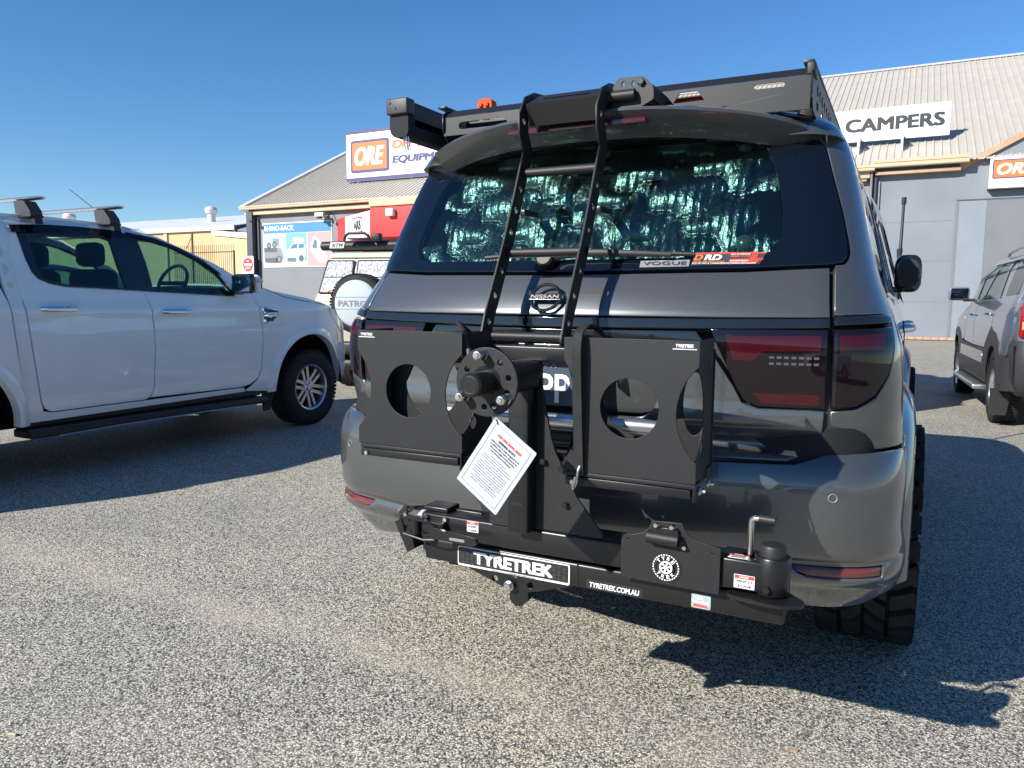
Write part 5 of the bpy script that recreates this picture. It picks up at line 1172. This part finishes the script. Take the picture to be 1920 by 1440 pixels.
    v_ = up_('side_vent', [(-.569,1.248),(-.335,1.212),(-.36,1.15),(-.42,1.094),(-.555,1.075),(-.54,1.16)], 'chrome', .014, .012)
    up_('vent_slot', [(-.53,1.235),(-.37,1.209),(-.39,1.190),(-.53,1.198)], 'black_gloss', .0145, .002, .0005, par=v_); up_('vent_slot', [(-.515,1.135),(-.39,1.135),(-.425,1.105),(-.51,1.095)], 'black_gloss', .0145, .002, .0005, par=v_)
    up_('headlamp', [(.47,1.225),(.60,1.205),(.76,1.07),(.84,.95),(.76,.955),(.60,1.07),(.50,1.15)], 'clear_lens', .012, .01)
    ln = [(-.60,1.438),(-.45,1.425),(-.33,1.385),(-.22,1.345),(-.05,1.318),(.10,1.298),(.30,1.278),(.50,1.245)]
    b = MB(); b.tube([Vector(f(*q))+Vector((g*.007, 0, 0)) for q in ln], .0035, 6); b.build('bonnet_shut_line', 'gap', ute)
    # step
    MB().box((g*.80, -2.86, .325), (g*1.02, -.60, .385), .012).build('side_step', 'plastic', ute)
    MB().box((g*.84, -2.87, .39), (g*.90, -.58, .45), .01).build('sill_cover', 'plastic', ute)
    b = MB(); b.tube([(g*1.026, -2.66, .325), (g*1.03, -2.2, .335), (g*1.03, -1.2, .335), (g*1.02, -.76, .325)], .009, 8, flat=(1, .7)); b.build('step_trim', 'satin', ute)
    mr = bpy.data.objects.new('door_mirror', None); COL.objects.link(mr); mr.parent = ute; mr.location = (g*1.03, -.84, 1.46)
    b = MB(); b.box((-.13, -.075, -.09), (.13, .0, .09), .04); b.build('mirror_housing', 'black_gloss', mr)
    b = MB(); b.box((-.12, -.0, -.085), (.12, .075, .085), .05); b.build('mirror_cap', 'chrome' if False else 'white_paint', mr)
    b = MB(); b.box((-.11, -.078, -.07), (.11, -.0755, .07), .001); b.build('mirror_glass', 'chrome', mr)
    MB().box((-g*.22, -.03, -.10), (-g*.06, .03, -.05), .012).build('mirror_arm', 'black_gloss', mr)
    b = MB(); b.box((g*.07, .02, .01), (g*.13, .078, .05), .01); b.build('indicator', 'clear_lens', mr)
# top skins
def utop(x, l):
    z = itp([(-2.95,1.90),(-2.73,1.925),(-2.37,1.932),(-1.77,1.915),(-1.6,1.885)], l); return (x, l, z+.035*(1-(x/.62)**2))
panel('roof', [(-.60,-2.9),(.60,-2.9),(.60,-1.68),(.4,-1.63),(-.4,-1.63),(-.60,-1.68)], utop, 'white_paint', ute, 0, .02, .08, back=True)
for g in (1, -1):
    b = MB(); pp_ = [(-2.9,1.895),(-2.73,1.915),(-2.37,1.922),(-2.05,1.915),(-1.77,1.902),(-1.64,1.883)]
    vs = []
    for l, z in pp_: vs += [Vector(uside(g)(l, z)), Vector((g*.60, l, utop(.6, l)[2]))]
    b.add(vs, [(2*k, 2*k+1, 2*k+3, 2*k+2) for k in range(5)], True); b.build('roof_edge', 'white_paint', ute)
def hood(x, l):
    z = itp([(-.65,1.445),(-.3,1.40),(.1,1.345),(.4,1.285),(.6,1.21),(.78,1.08)], l); return (x, l, z+.03*(1-(x/.8)**2))
panel('bonnet', [(-.85,-.62),(.85,-.62),(.84,-.2),(.80,.3),(.70,.62),(.5,.78),(-.5,.78),(-.70,.62),(-.80,.3),(-.84,-.2)], hood, 'white_paint', ute, 0, .02, .1)
MB().box((-.70, .55, .42), (.70, .97, 1.10), .08).build('front_bumper', 'white_paint', ute)
MB().box((-.55, .90, .65), (.55, .985, 1.05), .02).build('grille', 'black_gloss', ute)
MB().box((-.84, -4.45, .55), (.84, -2.95, 1.36), .02).build('tray_body', 'white_paint', ute)
MB().box((-.66, -4.33, 1.36), (.66, -2.93, 1.90), .03).build('canopy_body', 'white_paint', ute)
MB().box((-.60, -4.3, .35), (.60, .6, .60), .02).build('underbody', 'gap', ute)
b = MB(); b.add([(-.60, -1.62, 1.91), (.60, -1.62, 1.91), (.76, -.62, 1.445), (-.76, -.62, 1.445)], [(0, 1, 2, 3)]); b.build('windscreen', 'glass', ute)
b = MB(); b.add([(-.72, -2.86, 1.38), (.72, -2.86, 1.38), (.60, -2.86, 1.86), (-.60, -2.86, 1.86)], [(0, 1, 2, 3)]); b.build('rear_glass', 'privacy', ute)
MB().box((-.82, -2.84, .5), (.82, -.62, 1.30), .02).build('cabin_floor', 'interior', ute)
MB().box((-.78, -.98, 1.28), (.78, -.60, 1.42), .05).build('dashboard', 'interior', ute)
for x in (.38, -.38):
    for y, z in ((-2.58, 0), (-1.90, .02)):
        st = bpy.data.objects.new('seat', None); COL.objects.link(st); st.parent = ute; st.location = (x, y, 0)
        MB().box((-.25, -.08, .9), (.25, .08, 1.54+z), .07).build('seat_back', 'seat', st)
        MB().box((-.135, -.08, 1.56+z), (.135, .05, 1.76+z), .055).build('headrest', 'seat', st)
b = MB(); ci = [Vector((.38+.18*math.cos(a), -1.12+.07*math.sin(a), 1.46+.165*math.sin(a))) for a in [2*math.pi*k/28 for k in range(29)]]; b.tube(ci, .016, 8, False); b.tube([(.22, -1.12, 1.46), (.54, -1.12, 1.46)], .02, 8); b.build('steering_wheel', 'interior', ute)
# bars and aerial
for k, (yb, zb) in enumerate(((-2.56, 2.0), (-1.93, 2.0))):
    cb = empty('roof_bar', ('silver roof bar on the white ute nearer its tail' if k == 0 else 'silver roof bar on the white ute nearer its windscreen'), 'roof bar', (-5.475, 3.887+yb, 0), group='roof bars on the white ute')
    b = MB(); n = 12; pr = [(.040*math.cos(R(30*i)), .014*math.sin(R(30*i))) for i in range(12)]; vs = []
    xs = (-.84, -.80, .80, .84); sc_ = (.35, 1, 1, .35)
    for x, s_ in zip(xs, sc_): vs += [(x, p[0]*s_, 2.045+p[1]*s_) for p in pr]
    b.add(vs, [(i*12+j, i*12+(j+1) % 12, (i+1)*12+(j+1) % 12, (i+1)*12+j) for i in range(3) for j in range(12)]+[tuple(range(12)), tuple(range(36, 48))], True); b.build('bar', 'satin', cb, 50)
    for g in (1, -1):
        b = MB(); b.prism(rnd([(.54, 2.03), (.66, 2.03), (.735, 1.95), (.735, 1.915), (.56, 1.915)], .015), (0, -.045, 0), (g, 0, 0), FZ, (0, .09, 0)); b.build('foot_cover', 'grey_plastic', cb)
        MB().box((g*.56, -.05, 1.905), (g*.745, .05, 1.925), .006).build('foot_pad', 'plastic', cb)
        b = MB(); b.prism([(.70, 1.925), (.745, 1.925), (.765, 1.86), (.74, 1.86)], (0, -.03, 0), (g, 0, 0), FZ, (0, .06, 0)); b.build('clamp', 'plastic', cb)
b = MB(); b.tube([(-5.30, 2.43, 1.92), (-5.30, 2.38, 1.95), (-5.30, 1.957, 2.222)], [.012, .004, .0025], 8); tag(b.build('radio_aerial', 'plastic'), 'thin whip aerial leaning back from the roof of the white ute', 'aerial')
ute_mb = None

# ================================================================== cream four-wheel drive with spare wheel
A8 = R(10.8); px0, py0 = -6.52, 6.225
pat = empty('cream_wagon', 'cream boxy four-wheel drive with covered spare wheel on its back door behind the white ute', 'car')
pat.location = (px0+.95*math.cos(A8), py0+.95*math.sin(A8), 0); pat.rotation_euler = (0, 0, A8)
lv = [(.70,.90,.02,4.6,.12),(.80,.955,.0,4.7,.14),(1.15,.965,.0,4.7,.14),(1.30,.955,.01,4.6,.14),(1.345,.94,.02,3.3,.13)]
ringbody(lv).build('lower_body', 'cream_paint', pat, 60)
lv = [(1.34,.935,.022,3.3,.12),(1.39,.92,.035,3.1,.12),(1.65,.84,.10,2.9,.11),(1.86,.765,.155,2.75,.10),(1.91,.745,.165,2.7,.10)]
ringbody(lv).build('upper_body', 'cream_paint', pat, 60)
lv = [(1.905,.775,.13,2.75,.12),(1.93,.785,.125,2.75,.12),(1.955,.77,.14,2.7,.12),(1.985,.66,.25,2.6,.12)]
ringbody(lv).build('roof', 'cream_paint', pat, 60)
lv = [(.72,.955,-.012,4.6,.13),(.98,.972,-.012,4.7,.14),(1.0,.972,-.012,4.7,.14)]
ringbody(lv).build('lower_skirt', 'beige_panel', pat, 60)
MB().box((-.93, -.16, .56), (.93, .02, .74), .04).build('rear_bumper', 'plastic', pat)
lean = Vector((0, .13, .52)).normalized()
def prear(x, t): return Vector((x, .018, 1.36))+lean*t
def quadw(nm, xs0, xs1, t0, t1, m, off, holes=()):
    return panel(nm, rnd([(xs0[0], t0), (xs0[1], t0), (xs1[1], t1), (xs1[0], t1)], .025), prear, m, pat, off, .01, None, list(holes), ch=.002, seg=.4)
for a0, a1, b0, b1 in ((-.85, -.345, -.755, -.325), (-.29, .80, -.285, .70)):
    quadw('window_seal', (a0, a1), (b0, b1), .035, .525, 'rubber', .012)
    w_ = quadw('window', (a0+.025, a1-.025), (b0+.022, b1-.022), .058, .503, 'foil_pale', .0145)
    for zt in (.26,): 
        b = MB(); b.tube([prear(a0+.06, zt)+Vector((0, -.018, .02)), prear(a1-.04, zt)+Vector((0, -.018, .02))], .004, 6); b.build('shade_fold', 'seat', w_)
pn = prear(-.62, .14)+Vector((0, -.026, 0))
plate('window_sticker', [(-.09, -.05), (.10, -.05), (.10, .04), (-.09, .04)], pn, FX, tuple(lean), 'white', pat, .001); plate('window_sticker', [(-.14, -.08), (-.06, -.08), (-.06, -.02), (-.14, -.02)], pn+Vector((0, -.002, 0)), FX, tuple(lean), 'red_sticker', pat, .001); plate('window_sticker', [(.0, -.085), (.11, -.085), (.11, -.06), (.0, -.06)], pn+Vector((0, -.002, 0)), FX, tuple(lean), 'red_sticker', pat, .001)
lettering('window_lettering', 'P', .08, .12, prear(-.42, .15)+Vector((0, -.026, 0)), FX, tuple(lean), 'tape', pat, .04)
for x in (-.315,):
    b = MB(); b.tube([(x, -.004, .74), (x, .0, 1.3)], .004, 6); b.tube([(x, .02, 1.345), (x, .15, 1.90)], .004, 6); b.build('door_gap', 'gap', pat)
b = MB(); b.tube([(-.93, -.003, 1.362), (.93, -.003, 1.362)], .005, 6); b.build('crease', 'beige_panel', pat)
b = MB(); b.lathe([(.001, 0), (.07, 0), (.07, .1), (.001, .1)], (-.04, -.005, 1.25), (0, -1, 0), 20); b.build('spare_bracket', 'plastic', pat)
spw = wheel(pat, (-.055, -.24, 1.265), .405, .25, .22, 1, lugs=None); spw.rotation_euler = (0, 0, R(-90)); spw.name = 'spare_wheel'
b = MB(); b.lathe([(.001, .155), (.26, .155), (.295, .148), (.315, .130), (.32, .09)], (0, 0, 0), (1, 0, 0), 48); cv = b.build('wheel_cover', 'cover', spw) if 'cover' in M else b.build('wheel_cover', 'white_paint', spw)
for z in (.085, -.075):
    b = MB(); b.box((.154, -.30, z-.004), (.157, .30, z+.004)); b.build('cover_groove', 'tape', spw)
lettering('cover_lettering', 'PATROL', .50, .085, (.157, 0, .0), (0, 1, 0), FZ, 'tape', spw, .05)
lettering('script_lettering', 'RV TD 3.3', .27, .026, (-.72, -.006, 1.30), FX, FZ, 'tape', pat, .02, .2)
b = MB(); b.box((-.59, -.03, 1.165), (-.45, .0, 1.205), .01); b.build('door_handle', 'chrome', pat)
b = MB(); b.box((-.57, -.02, 1.10), (-.40, .0, 1.15), .01); b.build('lamp_housing', 'plastic', pat)
np_ = plate('number_plate', rnd([(-.56, .945), (-.385, .945), (-.385, 1.07), (-.56, 1.07)], .01), (0, -.022, 0), FX, FZ, 'plate_yellow', pat, .004)
lettering('plate_lettering', '4Z', .115, .085, (-.462, -.0225, 1.008), FX, FZ, 'letter_grey', np_, .03)
for g in (1, -1):
    wheel(pat, (g*.80, .95, .43), .43, .28, .2, g); wheel(pat, (g*.80, 3.85, .43), .43, .28, .2, g)
MB().box((-.7, .1, .45), (.7, 4.4, .75), .03).build('underbody', 'gap', pat)
b = MB(); b.lathe([(.001, 0), (.075, 0), (.09, .02), (.09, .62), (.06, .66), (.001, .66)], (-.66, .05, .42), (1, 0, 0), 20); b.build('muffler', 'plastic', pat)
MB().box((-.965, -.05, .78), (-.80, .0, .88), .01).build('tail_lamp', 'red_lens', pat); MB().box((.80, -.05, .78), (.965, .0, .88), .01).build('tail_lamp', 'red_lens', pat)
xa = empty('awning_bag', 'long black rolled awning bag with white logo across the roof of the cream four-wheel drive', 'awning'); xa.location = pat.location+Vector((-.05, .22, .01)); xa.rotation_euler = pat.rotation_euler
b = MB(); b.tube([(-.90, .03, 2.065), (-.885, .03, 2.065), (.3, .03, 2.07), (1.1, .03, 2.07)], [.055, .068, .068, .068], 14, flat=(1, .95)); b.build('bag', 'plastic', xa)
plate('logo_ground', [(-.74, 2.03), (-.52, 2.03), (-.50, 2.11), (-.72, 2.11)], (0, -.044, 0), FX, FZ, 'white', xa, .003)
lettering('logo_lettering', 'XTM', .19, .062, (-.62, -.0445, 2.068), FX, FZ, 'letter_grey', xa, .06, .2)
b = MB(); b.box((-.80, .1, 1.99), (.95, .16, 2.03), .01); b.build('roof_bar', 'plastic', xa)
wn = empty('roof_winch', 'black hoop shaped lamp housing on top of the rolled awning', 'lamp housing'); wn.location = pat.location; wn.rotation_euler = pat.rotation_euler
b = MB(); b.tube([(-.46, .08, 2.13), (-.44, .08, 2.20), (-.39, .08, 2.235), (-.15, .08, 2.235), (-.09, .08, 2.20), (-.07, .08, 2.13)], .022, 10); b.build('hoop', 'plastic', wn)
MB().box((-.40, .07, 2.15), (-.12, .14, 2.175), .006).build('cross_piece', 'plastic', wn); MB().box((-.05, .09, 2.13), (.08, .2, 2.235), .02).build('end_piece', 'plastic', wn)

# ================================================================== silver wagon on the right
A9 = R(3.0)
INs = [(.3,.05),(.55,.0),(.9,.0),(1.2,.03),(1.34,.07),(1.6,.17),(1.78,.26),(1.85,.34),(1.95,.42)]
HW = .93
def sside(g):
    def f(l, z):
        d = itp(INs, z)+.25*max(0, (l-3.6)/.8)**2+.25*max(0, (-.25-l)/.6)**2
        return (g*(HW-d), l, z)
    return f
sor = empty('silver_wagon', 'silver-blue family wagon with dark lower cladding parked at the right edge', 'car')
sor.location = (1.88+HW*math.cos(A9), 7.6+HW*math.sin(A9), 0); sor.rotation_euler = (0, 0, A9)
for g in (-1, 1):
    f = sside(g); fl = g < 0
    def q_(name, pts, m, off=.004, th=.02, ch=.004, cell=.08, holes=(), par=sor): return panel(name, pts, f, m, par, off, th, cell, list(holes), ch, fl, back=True)
    SW = [(2.45,1.345),(2.64,1.56),(2.9,1.74),(2.75,1.80),(2.2,1.86),(1.58,1.875),(1.15,1.84),(1.0,1.78),(.78,1.58),(.55,1.388),(1.6,1.362)]
    q_('cab_side', [(2.75,1.28),(2.80,1.36),(3.05,1.66),(2.98,1.78),(2.6,1.87),(2.09,1.925),(1.338,1.94),(.6,1.925),(-.1,1.88),(-.35,1.83),(-.55,1.40),(-.6,1.28)], 'silver_paint', 0, .03, holes=[inset(ccw(SW), .01), [(.30,1.41),(-.35,1.42),(-.22,1.76),(.0,1.80),(.62,1.82),(.66,1.76)]])
    q_('window_trim', SW, 'black_gloss', .008, .01, holes=[[(2.28,1.375),(2.45,1.56),(2.62,1.69),(2.2,1.80),(1.98,1.81),(1.90,1.385)], [(1.76,1.39),(1.84,1.815),(1.30,1.80),(1.12,1.72),(.74,1.41)]])
    q_('door_glass', [(2.30,1.37),(2.47,1.56),(2.64,1.69),(2.2,1.81),(1.97,1.82),(1.89,1.38)], 'glass', 0, .003, .001); q_('door_glass', [(1.77,1.385),(1.85,1.82),(1.30,1.81),(1.10,1.72),(.72,1.405)], 'glass', 0, .003, .001)
    q_('quarter_glass', [(.30,1.41),(-.35,1.42),(-.22,1.76),(.0,1.80),(.62,1.82),(.66,1.76)], 'privacy', .0, .003, .001)
    q_('front_door', [(2.72,1.33),(2.70,.95),(2.66,.82),(1.835,.80),(1.815,.912),(2.0,1.2),(2.0,1.352)], 'silver_paint', .005)
    q_('rear_door', [(1.98,1.352),(1.98,1.2),(1.795,.912),(1.815,.80),(.85,.81),(.65,.95),(.52,1.076),(.57,1.25),(.50,1.372),(1.4,1.362)], 'silver_paint', .005)
    q_('rear_quarter', [(.48,1.372),(.55,1.25),(.50,1.076),(.30,1.02),(.1,1.0),(-.15,.92),(-.22,.80),(-.42,.78),(-.50,.96),(-.56,1.30),(-.52,1.39),(0,1.40)], 'silver_paint', .005)
    fa = [(3.45+.50*math.cos(R(a)), .42+.50*math.sin(R(a))) for a in range(100, 10, -8)]
    q_('front_wing', [(2.74,1.33),(2.72,.95),(2.74,.84),(2.95,.82),(3.05,.90),(3.3,.98)]+[(3.55,.97),(3.8,.86),(3.95,.70),(4.25,.70),(4.4,.9),(4.35,1.0),(3.57,1.107),(3.2,1.22),(2.85,1.31)], 'silver_paint', .005)
    ra = [(.28+.46*math.cos(R(a)), .40+.46*math.sin(R(a))) for a in range(175, 3, -8)]
    fa = [(3.48+.46*math.cos(R(a)), .40+.46*math.sin(R(a))) for a in range(177, 3, -8)]
    q_('lower_cladding', [(-.70,.45),(-.18,.40)]+ra+[(.76,.40),(2.98,.40)]+fa+[(4.3,.42),(4.4,.68),(3.96,.69),(3.82,.86),(3.56,.98),(3.3,.98),(3.05,.90),(2.95,.81),(2.7,.80),(1.81,.785),(.86,.80),(.66,.94),(.50,1.06),(.30,1.01),(.1,.99),(-.15,.91),(-.2,.79),(-.44,.77),(-.60,.80)], 'grey_plastic' if g < 0 else 'grey_plastic', .012)
    q_('door_stripe', [(.9,.62),(2.9,.62),(2.9,.76),(.9,.76)], 'silver_paint', .018, .01)
    for cy in (.28, 3.48):
        wheel(sor, (g*(HW-.13), cy, .365), .365, .235, .23, g, spokes=5)
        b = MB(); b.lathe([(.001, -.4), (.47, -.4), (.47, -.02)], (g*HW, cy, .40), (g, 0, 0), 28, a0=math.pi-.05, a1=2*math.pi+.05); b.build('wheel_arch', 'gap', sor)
    MB().box((g*.80, .95, .30), (g*1.02, 2.9, .36), .02).build('side_step', 'satin', sor)
    b = MB(); b.prism([(-.13, .12), (-.20, .40), (-.16, .46), (.0, .42)] if False else [(0, .13), (0, .42), (.20, .42), (.16, .13)], (g*.98, -.12, 0), (-g, 0, 0), FZ, (0, .02, 0)); b.build('mud_flap', 'plastic', sor)
    for l, z in ((2.08, 1.178), (.82, 1.205)):
        b = MB(); p_ = Vector(f(l, z)); b.tube([p_, p_+Vector((g*.04, .03, 0)), p_+Vector((g*.045, .12, 0)), p_+Vector((g*.04, .19, 0)), p_+Vector((0, .22, 0))], .016, 10, flat=(1.2, .8)); b.build('door_handle', 'chrome', sor)
    mr = bpy.data.objects.new('door_mirror', None); COL.objects.link(mr); mr.parent = sor; mr.location = (g*1.045, 2.62, 1.46)
    b = MB(); b.box((-.13, -.05, -.095), (.13, .09, .095), .045); b.build('mirror_shell', 'silver2', mr)
    b = MB(); b.box((-.105, -.054, -.072), (.105, -.05, .072), .002); b.build('mirror_glass', 'privacy', mr)
    MB().box((-g*.22, -.02, -.11), (-g*.06, .05, -.07), .012).build('mirror_arm', 'plastic', mr)
    q_('side_marker', circ(2.93, 1.12, .03, 14, ry=.018), 'amber', .012, .01)
lv = [(.40,.82,-.72,4.0,.12),(.55,.88,-.88,4.1,.16),(.90,.90,-.86,4.1,.16),(.96,.88,-.84,4.05,.16)]
ringbody(lv).build('rear_bumper', 'grey_plastic', sor, 60)
lv = [(.95,.88,-.80,4.1,.14),(1.1,.88,-.78,4.1,.14),(1.26,.865,-.76,3.4,.13),(1.36,.83,-.73,2.7,.12)]
ringbody(lv).build('lower_body', 'silver_paint', sor, 60)
lv = [(1.83,.66,-.48,2.6,.12),(1.88,.63,-.5,2.5,.12),(1.925,.55,-.42,2.2,.12),(1.94,.4,-.2,2.0,.12)]
ringbody(lv).build('roof', 'silver_paint', sor, 60)
b = MB(); b.prism([(-.76, 1.36), (-.72, 1.38), (-.46, 1.86), (-.50, 1.86)], (-.70, 0, 0), (0, 1, 0), FZ, (.10, 0, 0)); b.prism([(-.76, 1.36), (-.72, 1.38), (-.46, 1.86), (-.50, 1.86)], (.60, 0, 0), (0, 1, 0), FZ, (.10, 0, 0)); o = b.build('rear_pillar', 'silver_paint', sor); o['kind'] = 'stuff'
b = MB(); b.add([(-.62, -.745, 1.385), (.62, -.745, 1.385), (.56, -.50, 1.83), (-.56, -.50, 1.83)], [(0, 1, 2, 3)]); b.build('rear_glass', 'privacy', sor)
for g in (-1, 1):
    b = MB(); b.box((g*.62, -.815, .985), (g*.865, -.70, 1.32), .03); L_ = b.build('tail_lamp', 'red_lens', sor)
    b = MB(); b.box((g*.66, -.822, 1.07), (g*.85, -.812, 1.15), .004); b.build('clear_band', 'amber', L_)
MB().box((-.3, -.78, 1.05), (.3, -.77, 1.17), .002).build('number_plate', 'white', sor)
MB().box((-.80, -.4, .5), (.80, 2.7, 1.2), .02).build('cabin_floor', 'interior', sor)
for x in (.36, -.36):
    for y in (.55, 1.5):
        MB().box((x-.24, y-.08, 1.0), (x+.24, y+.08, 1.5), .06).build('seat', 'seat', sor)
        MB().box((x-.13, y-.07, 1.52), (x+.13, y+.03, 1.68), .05).build('headrest', 'seat', sor)
for g in (-1, 1):
    b = MB(); b.tube([(g*.60, -.2, 1.90), (g*.60, -.15, 1.965), (g*.60, 1.2, 1.985), (g*.60, 1.8, 1.955), (g*.60, 1.85, 1.92)], .018, 8); b.build('roof_rail', 'satin', sor)

# ------------------------------------------------------------------ vehicle parked ahead of the grey wagon (throws the far shadow), and one beyond the ute
c2 = copy_tree(sor); c2.name = 'silver_wagon'; c2.location = (-.22, 8.25, 0); c2.rotation_euler = (0, 0, R(1)); c2['label'] = 'silver wagon hidden in front of the large grey wagon'
c3 = copy_tree(sor); c3.name = 'silver_wagon'; c3.location = (-13.4, 4.6, 0); c3.rotation_euler = (0, 0, R(8)); c3['label'] = 'silver wagon seen only through the side windows of the white ute'
# things behind the photographer that show in the paint
c4 = copy_tree(ute); c4.name = 'white_ute'; c4.location = (4.6, -8.0, 0); c4.rotation_euler = (0, 0, R(150)); c4['label'] = 'white ute parked behind the photographer, mirrored in the grey wagon tail lamp'
wh = empty('low_warehouse', 'long low pale warehouse behind the photographer', 'building')
MB().box((-60, -62, 0), (45, -50, 4.6)).build('wall', 'shed_wall2', wh); MB().box((-61, -63, 4.6), (46, -49.6, 5.2)).build('roof', 'shed_roof', wh)
for k in range(8):
    MB().box((-52+k*12, -49.98, 0), (-47+k*12, -49.9, 3.6)).build('roller_door', 'wall_grey2' if k % 2 else 'wall_dark', wh)
# small litter on the ground
b = MB(); b.tube([(0, 0, .006), (.024, .008, .006)], .0045, 8); o = b.build('cigarette_butt', 'orange'); o.location = (-1.385, -.895, 0); tag(o, 'small tan cigarette butt on the asphalt at the lower left', 'litter'); o.data.materials[0] = M['fascia']
b = MB(); b.prism(rnd([(0, 0), (.02, .004), (.024, .016), (.006, .018)], .004), (0, 0, .001), (1, 0, 0), (0, 1, 0), (0, 0, .004)); o = b.build('dry_leaf', 'timber'); o.location = (.74, .13, .0); tag(o, 'tiny brown leaf on the asphalt below the car shadow', 'litter')

# loose grit on the asphalt
b = MB(); rg = random.Random(3)
for _ in range(420):
    x, y = rg.uniform(-3.2, 2.2), rg.uniform(-1.3, 3.0); r = rg.uniform(.0015, .004)
    pts = [(x+r*math.cos(a)*rg.uniform(.7, 1.2), y+r*math.sin(a)*rg.uniform(.7, 1.2), .0) for a in (0, 1.6, 3.1, 4.7)]
    b.add(pts+[(x, y, r*.9)], [(0, 1, 4), (1, 2, 4), (2, 3, 4), (3, 0, 4)])
o = b.build('grit', mat('pale_grit', (.34, .31, .27), .8, noise=(60, .5))); tag(o, kind='stuff')
